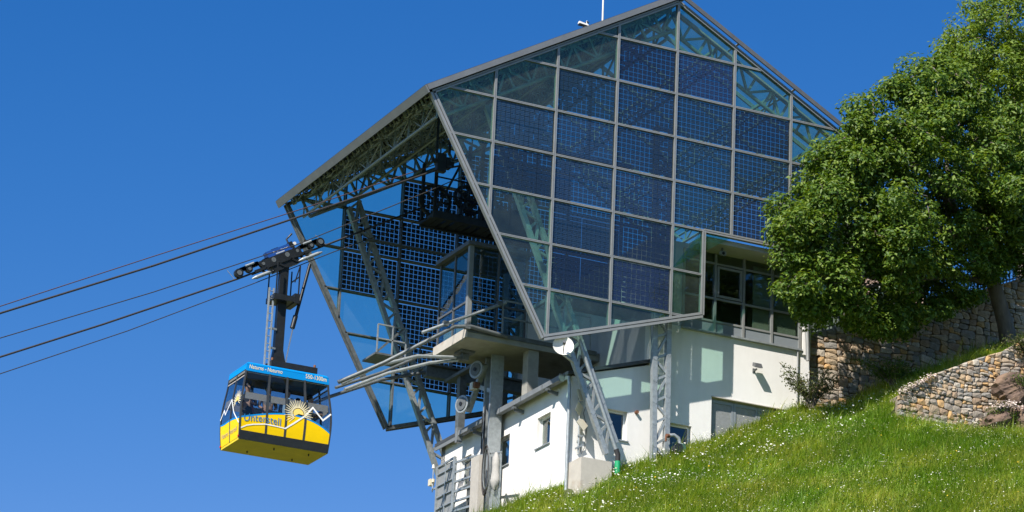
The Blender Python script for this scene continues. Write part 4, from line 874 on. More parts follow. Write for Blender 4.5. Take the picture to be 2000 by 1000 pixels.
for k in range(7): y = 6.7 - k * .12; mb = MB(); mb.bar((CX0 + .4, y, zb), (CX0 + .4, y, zt - .75), .04, .05); mb.build('grille_bar', M['galv_dark'], cg_)
mb = MB(); mb.bar((CX0, 5.5, zt - .3), (CX0, 3.6, zt - .62), .04, .04); mb.bar((CX0, 3.65, zt - .62), (CX0, 3.65, zb), .05, .05); mb.build('top_rail', M['galv'], cg_)
for k in range(6): y = 4.3 - k * .10; mb = MB(); mb.bar((CX0 + .02, y, zb), (CX0 + .02, y, zt - .6), .03, .03); mb.build('grille_bar', M['galv'], cg_)
mb = MB(); mb.box(CX0 - .12, CX0 + .08, 4.86, 5.40, zb, zt - .42); build(mb, 'insulation_board', M['insul'], 'upright beige board leaning on the steel cage', 'board')
for k, (dy, rr, lb) in enumerate(((0, .36, 'grey hose coil hanging on the cage, outer loops'), (.08, .27, 'grey hose coil hanging on the cage, inner loops'))):
    mb = MB()
    for q in range(4):
        y0 = 4.42 - dy - .03 * q; mb.path([(CX0 - .10 - .02 * q, y0 + .16 * math.sin(t) * (1 + .1 * q), zt - .95 - rr * .2 + (rr + .14) * 1.5 * math.cos(t)) for t in np.linspace(0, 2 * math.pi, 19)], .022, 6)
    build(mb, 'hose_coil', M['cable'] if k == 0 else M['galv_dark'], lb, 'hose', 'hose coils on the cage')
mb = MB(); n = 8; g = []
for i in range(9):
    for j in range(n):
        t = 2 * math.pi * j / n; r_ = [.05, .12, .15, .15, .14, .16, .19, .16, .05][i] * (1 + .18 * math.sin(3 * t + i)); g.append((CX0 - .10 + .7 * r_ * math.cos(t), 3.75 + r_ * math.sin(t), zt - .62 - i * .14))
mb.add(g, [(i * n + j, i * n + (j + 1) % n, (i + 1) * n + (j + 1) % n, (i + 1) * n + j) for i in range(8) for j in range(n)], 0, True); build(mb, 'canvas_bag', M['canvas'], 'crumpled grey canvas bag hung over the cage corner', 'bag')
# pump fitting at the foot of the column
pf = empty('pipe_fitting', (8.2, .15, -10.75), 'grey bent water pipe with valve at the lattice column foot', 'pipe')
mb = MB(); mb.path([(7.98, .18, -10.36), (8.12, .16, -10.33), (8.26, .15, -10.4), (8.32, .15, -10.55), (8.32, .15, -10.8)], .055, 10); mb.build('bend', M['galv'], pf)
mb = MB(); mb.wheel((7.93, .17, -10.38), (1, .2, .1), .06, .10, 12); mb.tube((7.86, .15, -10.4), (7.86, .15, -10.56), .03); mb.build('valve', M['rust'], pf)
mb = MB(); mb.wheel((8.18, .05, -10.76), (.2, 1, 0), .13, .34, 16); mb.build('pipe_mouth', M['black'], pf); mb = MB(); mb.wheel((8.36, .14, -10.66), (0, 1, .3), .12, .12, 12); mb.build('flange', mat('patina_green', (.12, .25, .20), .6, .1, .2, 8), pf)
# ================================================================ stone walls, rocks
def stone_mat(name, cols, rough=.9):
    m, nt, N, L, b = newmat(name); oi = N.new("ShaderNodeObjectInfo"); rp = N.new("ShaderNodeValToRGB"); rp.color_ramp.interpolation = 'CONSTANT'
    els = rp.color_ramp.elements; n = len(cols)
    for i, c in enumerate(cols):
        e = els[i] if i < 2 else els.new(i / n); e.position = i / n; e.color = c + (1,)
    L.new(oi.outputs["Random"], rp.inputs[0]); tc = N.new("ShaderNodeTexCoord")
    nz = N.new("ShaderNodeTexNoise"); nz.inputs["Scale"].default_value = 9; nz.inputs["Detail"].default_value = 8; nz.inputs["Roughness"].default_value = .7; L.new(tc.outputs["Object"], nz.inputs["Vector"])
    mr = N.new("ShaderNodeMapRange"); mr.inputs[1].default_value = .3; mr.inputs[2].default_value = .7; mr.inputs[3].default_value = .62; mr.inputs[4].default_value = 1.25; L.new(nz.outputs[0], mr.inputs[0])
    hs = N.new("ShaderNodeHueSaturation"); L.new(mr.outputs[0], hs.inputs["Value"]); L.new(rp.outputs[0], hs.inputs["Color"]); L.new(hs.outputs[0], b.inputs["Base Color"]); b.inputs["Roughness"].default_value = rough
    bp = N.new("ShaderNodeBump"); bp.inputs["Strength"].default_value = .6; bp.inputs["Distance"].default_value = .03; n2 = N.new("ShaderNodeTexNoise"); n2.inputs["Scale"].default_value = 22; n2.inputs["Detail"].default_value = 6; L.new(tc.outputs["Object"], n2.inputs["Vector"]); L.new(n2.outputs[0], bp.inputs["Height"]); L.new(bp.outputs[0], b.inputs["Normal"])
    return m
M['stone'] = stone_mat('rubble_stone', [(.45, .34, .23), (.34, .29, .235), (.52, .40, .27), (.30, .26, .22), (.58, .36, .16), (.43, .36, .28), (.38, .27, .18), (.55, .48, .39), (.31, .29, .26), (.50, .36, .22)])
M['stone_dark'] = stone_mat('shade_toned_rubble_stone', [(.26, .20, .14), (.16, .14, .115), (.27, .20, .14), (.14, .125, .11), (.36, .23, .11), (.18, .155, .13), (.19, .14, .10), (.26, .225, .18), (.15, .135, .12), (.24, .17, .11)])  # unused darker copy of the rubble stone, tree shade put into its colour
M['joint'] = mat('dark_wall_joint', (.24, .195, .15), .95, 0, .3, 8, .4, 30)
M['rock'] = mat('brown_rock', (.15, .10, .075), .85, 0, .45, 2.5, .9, 9, .3, stretch=(1, 1, 3), dirt=((.26, .17, .11), 1.6, .5))
def stone_wall(name, top, bot, y, cw, chh, label, thick=.4, seed=1, smat='stone'):
    rg = random.Random(seed); tf = interp(top); bf = interp(bot); x0, x1 = top[0][0], top[-1][0]; z0 = min(p[1] for p in bot); z1 = max(p[1] for p in top)
    root = empty(name, ((x0 + x1) / 2, y, z0), label, 'stone wall')
    n = 14; xs_ = [x0 + (x1 - x0) * i / n for i in range(n + 1)]
    poly = [(x, y + .06, tf(x) - .05) for x in xs_] + [(x, y + .06, bf(x) - .3) for x in xs_[::-1]]
    MB().prism(poly, (0, thick, 0)).build('wall_core', M['joint'], root)
    out_p = [(x, tf(x) + .03) for x in xs_] + [(x, bf(x) - .2) for x in xs_[::-1]]; cells = []
    def cut(P, px, pz, nx_, nz_):
        A, B = [], []
        for k in range(len(P)):
            a, b_ = P[k], P[(k + 1) % len(P)]; da = (a[0] - px) * nx_ + (a[1] - pz) * nz_; db = (b_[0] - px) * nx_ + (b_[1] - pz) * nz_
            (A if da <= 0 else B).append(a)
            if (da <= 0) != (db <= 0): t = da / (da - db); q = (a[0] + t * (b_[0] - a[0]), a[1] + t * (b_[1] - a[1])); A.append(q); B.append(q)
        return A, B
    def split(P, dep):
        if len(P) < 3: return
        w_ = max(a[0] for a in P) - min(a[0] for a in P); h2 = max(a[1] for a in P) - min(a[1] for a in P)
        lim = cw * chh * rg.choice((.35, .6, .9, 1.1, 1.5, 2.3))
        if dep > 14 or (abs(area(P)) < lim and w_ < cw * 2.4 and h2 < chh * 2.2): cells.append(P); return
        px = sum(a[0] for a in P) / len(P) + rg.uniform(-.14, .14) * w_; pz = sum(a[1] for a in P) / len(P) + rg.uniform(-.14, .14) * h2
        if w_ / cw > h2 / chh * rg.uniform(.8, 1.3): t = rg.uniform(-.38, .38)
        else: t = math.pi / 2 + rg.uniform(-.16, .16)
        A, B = cut(P, px, pz, math.cos(t), math.sin(t)); split(A, dep + 1); split(B, dep + 1)
    nseg = max(2, int((x1 - x0) / .9)); rest = out_p
    for k in range(1, nseg): A, rest = cut(rest, x0 + (x1 - x0) * k / nseg, (z0 + z1) / 2, 1, rg.uniform(-.2, .2)); split(A, 0)
    split(rest, 0)
    for P in cells:
        Q = [P[0]]
        for a in P[1:]:
            if math.dist(a, Q[-1]) > .03: Q.append(a)
        if len(Q) > 1 and math.dist(Q[0], Q[-1]) < .03: Q.pop()
        if len(Q) < 3 or abs(area(Q)) < .004: continue
        Q2 = []                                                 # knock the corners off
        for k in range(len(Q)):
            a, b_, c2 = Q[k - 1], Q[k], Q[(k + 1) % len(Q)]; u = rg.uniform(.08, .26); w2 = rg.uniform(.08, .26)
            Q2 += [(b_[0] + (a[0] - b_[0]) * u, b_[1] + (a[1] - b_[1]) * u), (b_[0] + (c2[0] - b_[0]) * w2, b_[1] + (c2[1] - b_[1]) * w2)]
        Q = Q2
        c = (sum(a[0] for a in Q) / len(Q), sum(a[1] for a in Q) / len(Q))
        sc_ = lambda k: [(c[0] + (a[0] - c[0]) * k, c[1] + (a[1] - c[1]) * k) for a in Q]
        pr = rg.uniform(.0, .05) * (1 if rg.random() < .7 else .3); til = rg.uniform(-.12, .12); m_ = len(Q); mb = MB(); vs_ = []
        for ring, k, dep in ((0, .97, .06), (1, .975, -.005), (2, .90, -.035 - pr)):
            for a in sc_(k): vs_.append((a[0] + rg.uniform(-.008, .008), y + dep + (til * (a[1] - c[1]) if ring == 2 else 0), a[1] + rg.uniform(-.008, .008)))
        vs_.append((c[0] + rg.uniform(-.03, .03), y - .055 - pr - rg.uniform(0, .02), c[1] + rg.uniform(-.02, .02)))
        fs = [(l * m_ + k, l * m_ + (k + 1) % m_, (l + 1) * m_ + (k + 1) % m_, (l + 1) * m_ + k) for l in (0, 1) for k in range(m_)] + [(2 * m_ + k, 2 * m_ + (k + 1) % m_, 3 * m_) for k in range(m_)]
        mb.add(vs_, fs); mb.build('stone', M[smat], root)
    return root
stone_wall('stone_wall', [(12.98, -9.35), (14.09, -8.62), (15.46, -7.93), (16.51, -7.48), (17.4, -6.85)], [(12.98, -10.1), (14.5, -10.05), (15.5, -10.25), (17.4, -9.9)], WALL_Y, .26, .155, 'sunlit low dry stone wall rising to the right above the meadow', seed=3)
stone_wall('retaining_wall', [(13.09, -6.15), (14.2, -5.74), (15.1, -5.33), (17.67, -4.32), (20.9, -2.9)], [(13.09, -8.7), (14.5, -8.1), (16.5, -7.4), (18.5, -6.5), (20.9, -5.8)], 1.2, .36, .22, 'tall shaded rubble retaining wall behind the tree', seed=5)
def rock(c, s_, seed, label):
    rg = np.random.default_rng(seed); bm = bmesh.new(); bmesh.ops.create_icosphere(bm, subdivisions=4, radius=1); dirs = rg.normal(size=(26, 3)); dirs /= np.linalg.norm(dirs, axis=1)[:, None]; lim = rg.uniform(.62, .95, 26)
    for v in bm.verts:
        d = np.array(v.co[:]); k = 1.0
        for q, l in zip(dirs, lim):
            t = d @ q
            if t > 1e-3: k = min(k, l / t)
        k += .035 * math.sin(9 * d[0] + 3 * seed) * math.sin(8 * d[1]) + .03 * math.sin(17 * d[2] + seed) + .02 * math.sin(25 * d[0] + 21 * d[2]); v.co = Vector((d * k * np.array(s_)).tolist())
    me = bpy.data.meshes.new('rock'); bm.to_mesh(me); bm.free(); me.materials.append(M['rock']); o = inst('rock', me, c); o.rotation_euler = (rg.uniform(-.3, .3), rg.uniform(-.5, .1), rg.uniform(0, 3)); tag(o, label, 'rock', 'rocks at the wall end')
rock((15.75, -4.75, -10.0), (.62, .5, .5), 4, 'dark brown rock outcrop below the end of the low stone wall')
rock((16.75, -4.8, -9.95), (.55, .6, .85), 9, 'tall reddish brown rock at the right edge of the meadow')
rock((16.5, -4.55, -8.75), (.75, .5, .55), 12, 'grey brown rock half overgrown above the dark outcrop')
rock((17.3, -4.6, -8.3), (.5, .5, .7), 21, 'rock at the picture edge beside the overgrown one')

# ================================================================ leaves
def leaf_mat(name, c0, c1, c2, trans=.35):
    m, nt, N, L, b = newmat(name); ge = N.new("ShaderNodeNewGeometry"); rp = N.new("ShaderNodeValToRGB"); e = rp.color_ramp.elements; e[0].color = c0 + (1,); e[1].color = c2 + (1,); e.new(.55).color = c1 + (1,)
    L.new(ge.outputs["Random Per Island"], rp.inputs[0]); L.new(rp.outputs[0], b.inputs["Base Color"]); b.inputs["Roughness"].default_value = .5; b.inputs["Specular IOR Level"].default_value = .3
    tl = N.new("ShaderNodeBsdfTranslucent"); hs = N.new("ShaderNodeHueSaturation"); hs.inputs["Hue"].default_value = .485; hs.inputs["Saturation"].default_value = 1.1; hs.inputs["Value"].default_value = 1.7; L.new(rp.outputs[0], hs.inputs["Color"]); L.new(hs.outputs[0], tl.inputs[0])
    mx = N.new("ShaderNodeMixShader"); mx.inputs[0].default_value = trans; L.new(b.outputs[0], mx.inputs[1]); L.new(tl.outputs[0], mx.inputs[2]); L.new(mx.outputs[0], N["Material Output"].inputs[0]); return m
M['leaf'] = leaf_mat('walnut_leaf', (.035, .082, .008), (.085, .155, .016), (.20, .27, .042), .28)
M['leaf2'] = leaf_mat('pale_tree_leaf', (.075, .135, .012), (.125, .20, .022), (.22, .29, .05))
M['leaf3'] = leaf_mat('shrub_leaf', (.05, .08, .02), (.09, .12, .035), (.16, .15, .06))
M['weed'] = leaf_mat('weed_leaf', (.05, .10, .012), (.08, .14, .018), (.13, .20, .03))
M['bark'] = mat('grey_brown_bark', (.16, .135, .11), .9, 0, .35, 6, .8, 18, .2, stretch=(1, 1, .25))
def mesh_np(name, verts, faces, mats, loc=(0, 0, 0), parent=None, smooth=False):
    verts = np.asarray(verts, dtype=np.float32); faces = np.asarray(faces, dtype=np.int32); k = faces.shape[1]; me = bpy.data.meshes.new(name)
    me.vertices.add(len(verts)); me.vertices.foreach_set("co", (verts - np.array(loc, dtype=np.float32)).ravel()); me.loops.add(faces.size); me.loops.foreach_set("vertex_index", faces.ravel())
    me.polygons.add(len(faces)); me.polygons.foreach_set("loop_start", np.arange(0, faces.size, k, dtype=np.int32)); me.polygons.foreach_set("loop_total", np.full(len(faces), k, dtype=np.int32))
    me.update(calc_edges=True)
    for q in mats: me.materials.append(q)
    return inst(name, me, loc, parent)
def unit(a): return a / np.maximum(np.linalg.norm(a, axis=1), 1e-9)[:, None]
def leaves(pos, nrm, length, width, rg, droop=.5):
    n = len(pos); a = unit(rg.normal(size=(n, 3)) + np.array([0, 0, -droop])); a = unit(a - nrm * (a * nrm).sum(1)[:, None]); s_ = np.cross(nrm, a)
    l = (length * rg.uniform(.65, 1.25, n))[:, None]; w = (width * rg.uniform(.7, 1.2, n))[:, None]; up = nrm * w * .35
    b0 = pos - a * l * .5; tp = pos + a * l * .5 - nrm * l * .10; lf = pos + s_ * w * .5 + up * .5 - a * l * .05; rt = pos - s_ * w * .5 + up * .5 - a * l * .05
    v = np.stack([b0, lf, tp, rt], 1).reshape(-1, 3); i = np.arange(n)[:, None] * 4
    return v, np.concatenate([i + np.array([[0, 1, 2]]), i + np.array([[0, 2, 3]])], 0)
CAM = np.array([-34.3725, -78.856, -36.4329])
def in_poly(P, x, z):
    P = np.array(P); r_ = np.zeros(len(x), bool); j = len(P) - 1
    for i in range(len(P)):
        c = ((P[i, 1] > z) != (P[j, 1] > z)) & (x < (P[j, 0] - P[i, 0]) * (z - P[i, 1]) / (P[j, 1] - P[i, 1] + 1e-12) + P[i, 0]); r_ ^= c; j = i
    return r_
def edge_dist(P, x, z):
    P = np.array(P); d = np.full(len(x), 1e9)
    for i in range(len(P)):
        a, b_ = P[i], P[(i + 1) % len(P)]; e = b_ - a; t = np.clip(((x - a[0]) * e[0] + (z - a[1]) * e[1]) / (e @ e), 0, 1); d = np.minimum(d, np.hypot(x - a[0] - t * e[0], z - a[1] - t * e[1]))
    return d
def crown_points(P, y0, ycf, half, n, rg, margin):
    P_ = np.array(P); out = []
    while len(out) < n:
        x = rg.uniform(P_[:, 0].min(), P_[:, 0].max(), 400); z = rg.uniform(P_[:, 1].min(), P_[:, 1].max(), 400); ok = in_poly(P, x, z); d = edge_dist(P, x, z); ok &= d > margin
        for xx, zz, dd in zip(x[ok], z[ok], d[ok]):
            h_ = min(half, .35 + dd * 1.1); u = rg.uniform(-1, 1); u = np.sign(u) * abs(u) ** .6
            hh = half if xx > 14.3 else min(half, 1.75); h_ = min(h_, hh); y = ycf(xx) + u * h_
            p0 = np.array([xx, y0, zz]); out.append(CAM + (p0 - CAM) * ((y - CAM[1]) / (y0 - CAM[1])))
            if len(out) >= n: break
    return np.array(out)
def make_tree(name, label, P, y0, ycf, half, nclump, per, rad, lsize, trunk, limbs, leafm, seed, margin=.3, twigs=True):
    rg = np.random.default_rng(seed); root = empty(name, trunk[0][0], label, 'tree', 'trees beside the station')
    cl = crown_points(P, y0, ycf, half, nclump, rg, margin)
    mb = MB(); mb.path([t[0] for t in trunk], [t[1] for t in trunk], 10)
    lp = []
    for lb in limbs:
        mb.path([t[0] for t in lb], [t[1] for t in lb], 7); lp += [(np.array(t[0]), t[1]) for t in lb[1:]]
    if twigs:
        LPp = np.array([q[0] for q in lp])
        order = np.argsort([np.min(np.linalg.norm(LPp - c, axis=1)) for c in cl])
        for ii in order:
            c = cl[ii]; d = np.linalg.norm(LPp - c, axis=1); j = int(d.argmin()); a = LPp[j]; m_ = (a + c) / 2 + rg.normal(size=3) * .12 + np.array([0, 0, .1])
            r0 = .014 + .012 * min(2.0, d[j]); mb.path([a, m_, c], [r0, r0 * .75, r0 * .4], 4); LPp = np.vstack([LPp, m_[None], c[None]])
    mb.build('trunk', M['bark'], root, fix=False)
    n = per * nclump; ci = rg.integers(0, nclump, n); R_ = rad * rg.uniform(.6, 1.2, nclump); fl = rg.uniform(.55, .95, nclump)
    dirs = unit(rg.normal(size=(n, 3))); rr = rg.uniform(.25, 1, n) ** .55; off = dirs * (R_[ci] * rr)[:, None]; off[:, 2] *= fl[ci]
    pos = cl[ci] + off; nrm = unit(dirs * .7 + np.array([-.15, -.2, .75]) + rg.normal(size=(n, 3)) * .45)
    v, f = leaves(pos, nrm, lsize, lsize * .52, rg)
    mesh_np('crown', v, f, [leafm], trunk[0][0], root); return root
T1 = [(9.85, -4.33), (10.15, -3.48), (10.9, -2.55), (11.15, -1.62), (11.8, -1.0), (12.49, -.25), (12.8, .45), (13.4, .9), (13.85, 1.5), (14.71, 1.9), (15.0, 2.45), (15.98, 2.7), (16.81, 2.4), (18.28, 1.7), (19.6, 1.3), (20.9, .3), (21.1, -.8), (21.0, -2.6), (20.6, -4.3), (19.4, -4.2), (18.5, -3.9), (17.4, -5.4), (16.3, -6.0), (15.0, -6.75), (13.6, -6.95), (12.73, -6.65), (11.96, -7.1), (11.19, -6.9), (10.6, -6.4), (10.26, -5.9), (10.4, -5.0)]
ycf = lambda x: float(np.interp(x, [9.5, 13.5, 15, 20], [-2.6, -2.4, -2.1, -1.6]))
tr = [((18.98, -.8, -6.3), .30), ((18.7, -.85, -5.3), .24), ((18.25, -.95, -4.2), .21), ((17.6, -1.1, -3.1), .17), ((16.6, -1.3, -2.2), .12), ((15.4, -1.5, -1.4), .08), ((14.3, -1.7, -.6), .05)]
lm = [[((18.25, -.95, -4.2), .15), ((18.4, -.7, -2.6), .12), ((18.5, -.5, -.8), .08), ((17.9, -.4, .8), .05)],
      [((17.6, -1.1, -3.1), .12), ((15.9, -1.8, -3.2), .10), ((14.2, -2.2, -3.4), .07), ((12.3, -2.5, -3.7), .05), ((10.9, -2.6, -4.2), .03)],
      [((18.25, -.95, -4.2), .11), ((16.6, -1.6, -4.5), .08), ((14.8, -2.0, -5.0), .06), ((12.9, -2.3, -5.7), .04), ((11.6, -2.5, -6.0), .03)],
      [((16.6, -1.3, -2.2), .09), ((16.4, -1.2, -.6), .07), ((16.0, -1.2, 1.2), .04), ((15.6, -1.2, 2.1), .03)],
      [((15.4, -1.5, -1.4), .07), ((13.8, -2.0, -1.5), .05), ((12.2, -2.3, -1.6), .03)],
      [((18.25, -.95, -4.2), .09), ((17.6, .3, -3.0), .07), ((16.6, 1.2, -1.9), .05)]]
make_tree('walnut_tree', 'large dark green broadleaf tree leaning out in front of the station', T1, -1.5, ycf, 3.2, 640, 190, .56, .16, tr, lm, M['leaf'], 11)
T2 = [(20.9, 6.0), (20.5, 6.8), (21.1, 7.4), (21.6, 8.2), (22.2, 8.9), (23.5, 9.8), (26, 10.4), (27, 8), (26.5, 2.5), (24.5, 2.0), (23.2, 2.6), (22.2, 3.9), (21.3, 4.8)]
tr2 = [((24.3, 6.2, -4.5), .32), ((24.2, 6.1, -1), .27), ((24.1, 6.0, 2.5), .2), ((23.9, 6.0, 5.5), .12), ((23.7, 6.0, 8.0), .05)]
lm2 = [[((24.1, 6, 2.5), .1), ((23.0, 5.7, 4.2), .07), ((21.8, 5.5, 5.8), .03)], [((24.0, 6, 4), .08), ((25.2, 6, 6), .05)], [((23.9, 6, 5.5), .07), ((22.7, 5.8, 7.2), .03)]]
make_tree('ash_tree', 'paler green tree with fine leaves rising behind at the upper right', T2, 6.0, lambda x: 6.0, 2.2, 290, 170, .60, .15, tr2, lm2, M['leaf2'], 23)
# shrub at the wall corner, leafy twigs
def shrub(c, r_, n, stems, leafm, label, seed, ls=.10, name='shrub'):
    rg = np.random.default_rng(seed); root = empty(name, c, label, 'shrub'); mb = MB(); P = []
    for k in range(stems):
        t = rg.uniform(0, 2 * math.pi); h_ = rg.uniform(.5, 1.0); e = np.array(c) + np.array([math.cos(t) * r_[0] * rg.uniform(.3, 1), math.sin(t) * r_[1] * rg.uniform(.3, 1), r_[2] * h_]); m_ = (np.array(c) + e) / 2 + np.array([0, 0, .12])
        mb.path([np.array(c) + rg.normal(size=3) * .05, m_, e], [.014, .01, .004], 4)
        for q in range(n // stems): u = rg.uniform(.25, 1.02); P.append((np.array(c) * (1 - u) ** 2 + 2 * u * (1 - u) * m_ + u * u * e) + rg.normal(size=3) * .07)
    mb.build('stem', M['bark'], root, fix=False); P = np.array(P); v, f = leaves(P, unit(rg.normal(size=P.shape) * .6 + np.array([0, -.3, .8])), ls, ls * .5, rg); mesh_np('foliage', v, f, [leafm], c, root)
shrub((12.6, .1, -8.75), (1.15, .5, 1.25), 1500, 34, M['leaf3'], 'loose twiggy shrub at the corner of wall and plaster', 31)
shrub((15.9, -4.9, -9.95), (.6, .35, .35), 900, 26, M['weed'], 'low dark green weed clump under the rock outcrop', 32, .07, 'weed_clump')
shrub((14.3, -1.6, -8.2), (1.2, .9, .65), 1500, 40, M['weed'], 'leafy weeds on the terrace before the shaded wall', 33, .09, 'weed_clump')
shrub((17.2, -4.3, -7.6), (.9, .5, .55), 1000, 30, M['leaf3'], 'yellowish tuft over the end of the low stone wall', 34, .09, 'weed_clump')
shrub((16.6, -4.9, -8.75), (.6, .35, .3), 700, 24, M['weed'], 'green cushion between the rocks at the right', 35, .06, 'weed_clump')

# ================================================================ meadow grass and flowers
rc = np.array([_r[:], _u[:], _f[:]])
def view(p): d = (p - CAM) @ rc.T; return 6406.7 * d[:, 0] / d[:, 2] + 1000, 500 - 6406.7 * d[:, 1] / d[:, 2]
def scatter(n, x0, x1, y0, y1, rg):
    x = rg.uniform(x0, x1, n); y = rg.uniform(y0, y1, n); z = ground(x, y); p = np.stack([x, y, z], 1); u, w = view(p)
    ok = (u > 850) & (u < 2120) & (w > 560) & (w < 1110)
    ok &= ~((x > 5.2) & (x < 13.1) & (y > .98)); ok &= ~((x > 4.9) & (x < 6.25) & (y > .08) & (y < 1)); ok &= ~((x > 13) & (y > 1.1)); ok &= ~((y > WALL_Y - .07) & (y < WALL_Y + .45) & (x > 13.0) & (x < 17.4)); ok &= ~((x < 5.3) & (y > 3.5))
    return p[ok]
rg = np.random.default_rng(99)
def patch_noise(p, s_=1.0): return .5 + .5 * np.sin(p[:, 0] * 1.7 * s_ + 1.3 * np.sin(p[:, 1] * 1.1 * s_)) * np.sin(p[:, 1] * 1.9 * s_ + 1.1 * np.sin(p[:, 0] * .8 * s_ + 2))
g = scatter(640000, 1, 21, -19, 4.2, rg); n = len(g); pn = patch_noise(g)
h_ = (.09 + .16 * rg.random(n) ** 1.4) * (.75 + .6 * pn); tall = rg.random(n) < .05; h_[tall] *= 1.9; h_ *= 1 + .5 * (patch_noise(g, 3.1) > .72)
ang = rg.normal(2.6 * patch_noise(g, .6) - 2.4, 1.3, n); dr = np.stack([np.cos(ang), np.sin(ang), 0 * ang], 1); ln = (h_ * rg.uniform(.2, 1.05, n))[:, None]; wd = (.004 + .007 * rg.random(n))[:, None]; sd_ = np.stack([-dr[:, 1], dr[:, 0], 0 * ang], 1)
up = np.array([0, 0, 1.0]); mid = g + up * (h_ * .55)[:, None] + dr * ln * .3; tip = g + up * h_[:, None] + dr * ln
v = np.stack([g - sd_ * wd, g + sd_ * wd, mid + sd_ * wd * .8, mid - sd_ * wd * .8, tip], 1).reshape(-1, 3); i = np.arange(n)[:, None] * 5
f = np.concatenate([i + np.array([[0, 1, 2]]), i + np.array([[0, 2, 3]]), i + np.array([[3, 2, 4]])], 0)
def grass_mat():
    m = leaf_mat('meadow_grass', (.115, .215, .018), (.20, .325, .032), (.36, .41, .10), .40); N = m.node_tree.nodes; L = m.node_tree.links; rp = [q for q in N if q.type == 'VALTORGB'][0]; b = N["Principled BSDF"]; b.inputs["Roughness"].default_value = .55
    tc = N.new("ShaderNodeTexCoord"); nz = N.new("ShaderNodeTexNoise"); nz.inputs["Scale"].default_value = .55; nz.inputs["Detail"].default_value = 4; L.new(tc.outputs["Object"], nz.inputs["Vector"])
    mr = N.new("ShaderNodeMapRange"); mr.inputs[1].default_value = .35; mr.inputs[2].default_value = .68; L.new(nz.outputs[0], mr.inputs[0]); mx = N.new("ShaderNodeMix"); mx.data_type = 'RGBA'; mx.blend_type = 'MULTIPLY'; mx.inputs[0].default_value = 1; m3 = N.new("ShaderNodeMix"); m3.data_type = 'RGBA'; m3.inputs[6].default_value = (.80, .95, .7, 1); m3.inputs[7].default_value = (1.65, 1.28, 1.5, 1)
    L.new(mr.outputs[0], m3.inputs[0]); L.new(rp.outputs[0], mx.inputs[6]); L.new(m3.outputs[2], mx.inputs[7])
    for l in list(rp.outputs[0].links):
        if l.to_node != mx: ts = l.to_socket; L.remove(l); L.new(mx.outputs[2], ts)
    return m
go = mesh_np('meadow_grass', v, f, [grass_mat()]); tag(go, 'long green meadow grass covering the slope', 'grass', None, 'stuff')
hp = scatter(110000, 1, 21, -19, 2, rg); hp = hp[patch_noise(hp, 2.3) + rg.normal(size=len(hp)) * .2 > .45]; hp[:, 2] += rg.uniform(.04, .24, len(hp))
hv, hf = leaves(hp, unit(rg.normal(size=hp.shape) * .5 + np.array([-.1, -.3, .8])), .075, .034, rg, .2)
tag(mesh_np('meadow_herbs', hv, hf, [M['weed']]), 'broad leaved herbs growing among the meadow grass', 'herbs', None, 'stuff')
def umbels(n, x0, x1, y0, y1, size, hlo, hhi, matf, name, label, rg, thr=.45, ns=1.0, pts=None):
    p = scatter(n, x0, x1, y0, y1, rg) if pts is None else pts
    if pts is None: p = p[(patch_noise(p, ns) + rg.normal(size=len(p)) * .15) > thr]
    m_ = len(p); H_ = rg.uniform(hlo, hhi, m_); c = p + np.stack([rg.normal(size=m_) * .04, rg.normal(size=m_) * .04, H_], 1); nr_ = unit(rg.normal(size=(m_, 3)) * .35 + np.array([-.1, -.35, 1.0])); a = unit(np.cross(nr_, rg.normal(size=(m_, 3)))); b_ = np.cross(nr_, a); r_ = (size * rg.uniform(.6, 1.3, m_))[:, None]
    k = 7; ring = np.stack([c + a * r_ * math.cos(t) + b_ * r_ * math.sin(t) * .85 for t in np.linspace(0, 2 * math.pi, k, endpoint=False)], 1); v = np.concatenate([c[:, None] + nr_[:, None] * r_[:, None] * .35, ring], 1).reshape(-1, 3); i = np.arange(m_)[:, None] * (k + 1)
    f = np.concatenate([i + np.array([[0, q + 1, (q + 1) % k + 1]]) for q in range(k)], 0)
    sw = .005; v2 = np.stack([p + np.array([-sw, 0, 0]), p + np.array([sw, 0, 0]), c], 1).reshape(-1, 3); f2 = np.arange(m_ * 3).reshape(-1, 3) + len(v)
    o = mesh_np(name, np.concatenate([v, v2]), np.concatenate([f, f2]), [matf, M['weed']]); mi = np.zeros(len(f) + len(f2), dtype=np.int32); mi[len(f):] = 1; o.data.polygons.foreach_set("material_index", mi); tag(o, label, 'flowers', None, 'stuff')
FW = mat('white_petal', (.66, .66, .55), .8, 0, .08, 20); FY = mat('yellow_petal', (.75, .50, .02), .7, 0, .1, 20); FP = mat('pink_white_petal', (.68, .56, .50), .8, 0, .15, 30); FG = mat('straw_seedhead', (.42, .40, .20), .9, 0, .15, 20)
umbels(9000, 1, 20, -19, 1, .017, .18, .42, FW, 'white_flowers', 'small white flower heads dotted over the meadow', rg, .50, 1.15)
umbels(800, 3, 13, -3.5, 1, .03, .25, .52, FW, 'white_umbels', 'taller white umbels growing near the station wall', rg, .35, 2.0)
umbels(420, 1, 20, -19, 1, .022, .18, .36, FY, 'yellow_flowers', 'scattered yellow flower heads in the grass', rg, .3)
umbels(16000, 1, 20, -19, 1, .013, .20, .40, FG, 'grass_seedheads', 'straw coloured seed heads above the grass', rg, .3, .7)
def cushion(P, w, n, rg, name, label):
    P = np.array(P); t = rg.uniform(0, len(P) - 1.001, n); i = t.astype(int); u = (t - i)[:, None]; c = P[i] * (1 - u) + P[i + 1] * u + rg.normal(size=(n, 3)) * np.array([w, w, w * .45]); umbels(0, 0, 0, 0, 0, .026, .0, .06, FP, name, label, rg, pts=c)
cushion([(12.95, -4.12, -9.36), (13.5, -4.1, -9.0), (14.15, -4.08, -8.60)], .05, 340, rg, 'stonecrop_flowers', 'pale pink stonecrop blossom along the low wall top')
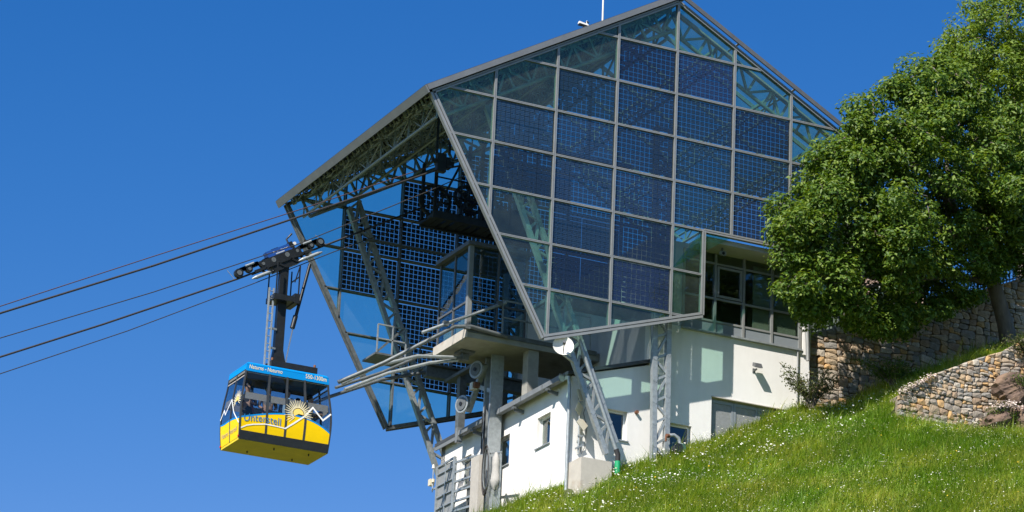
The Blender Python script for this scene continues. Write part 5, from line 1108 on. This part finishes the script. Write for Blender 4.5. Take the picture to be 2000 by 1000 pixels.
cushion([(15.5, -5.1, -9.55), (15.9, -5.1, -9.42), (16.2, -5.1, -9.45)], .09, 260, rg, 'stonecrop_flowers', 'pale pink stonecrop blossom on the dark rock')
cushion([(16.85, -5.0, -8.2), (17.05, -5.0, -8.0)], .08, 90, rg, 'stonecrop_flowers', 'small pale blossom tuft on the upper rock')
# ================================================================ fence and house behind
fe = empty('picket_fence', (17, 1.45, -5.0), 'dark metal picket fence on top of the retaining wall', 'fence'); tf = interp([(13.2, -6.1), (14.2, -5.74), (15.1, -5.33), (17.67, -4.32), (20.9, -2.9)])
mb = MB(); mb.box(-.012, .012, -.012, .012, 0, 1.0); pk = None
for k in range(64):
    x = 13.25 + k * .12
    if pk is None: o = mb.build('picket', M['galv_dark'], fe, loc=(0, 0, 0)); pk = o.data; place(o, (x, 1.42, tf(x) - .05), fe)
    else: inst('picket', pk, (x, 1.42, tf(x) - .05), fe)
for dz in (.12, .88): mb = MB(); [mb.bar((a, 1.45, tf(a) + dz), (b_, 1.45, tf(b_) + dz), .03, .04) for a, b_ in zip((13.2, 15.1, 17.67), (15.1, 17.67, 20.9))]; mb.build('rail', M['galv_dark'], fe)
ho = empty('house', (17.8, 7.5, -5), 'pinkish plastered house mostly hidden behind the tree', 'building'); HP = mat('pink_plaster', (.50, .36, .29), .9, 0, .06, 2, .2, 100)
mb = MB(); mb.box(14.6, 19.4, 4.6, 10, -6.5, -1.9); hw_ = mb.build('wall', HP, ho)
mb = MB(); mb.hexa([(14.3, 4.2, -1.95), (19.7, 4.2, -1.95), (19.7, 10.3, -1.95), (14.3, 10.3, -1.95)], [(16.9, 4.2, -.9), (17.1, 4.2, -.9), (17.1, 10.3, -.9), (16.9, 10.3, -.9)]); mb.build('roof', M['roofing'], ho)
for x in (15.4, 17.4): mb = MB(); mb.box(x, x + .9, 4.55, 4.598, -4.0, -2.8); w = mb.build('window', M['white_frame'], ho); mb = MB(); mb.box(x + .07, x + .83, 4.54, 4.549, -3.93, -2.87); mb.build('pane', M['glass_win'], w)
print('objects', len(bpy.data.objects), 'tris', sum(len(o.data.polygons) for o in bpy.data.objects if o.type == 'MESH'))
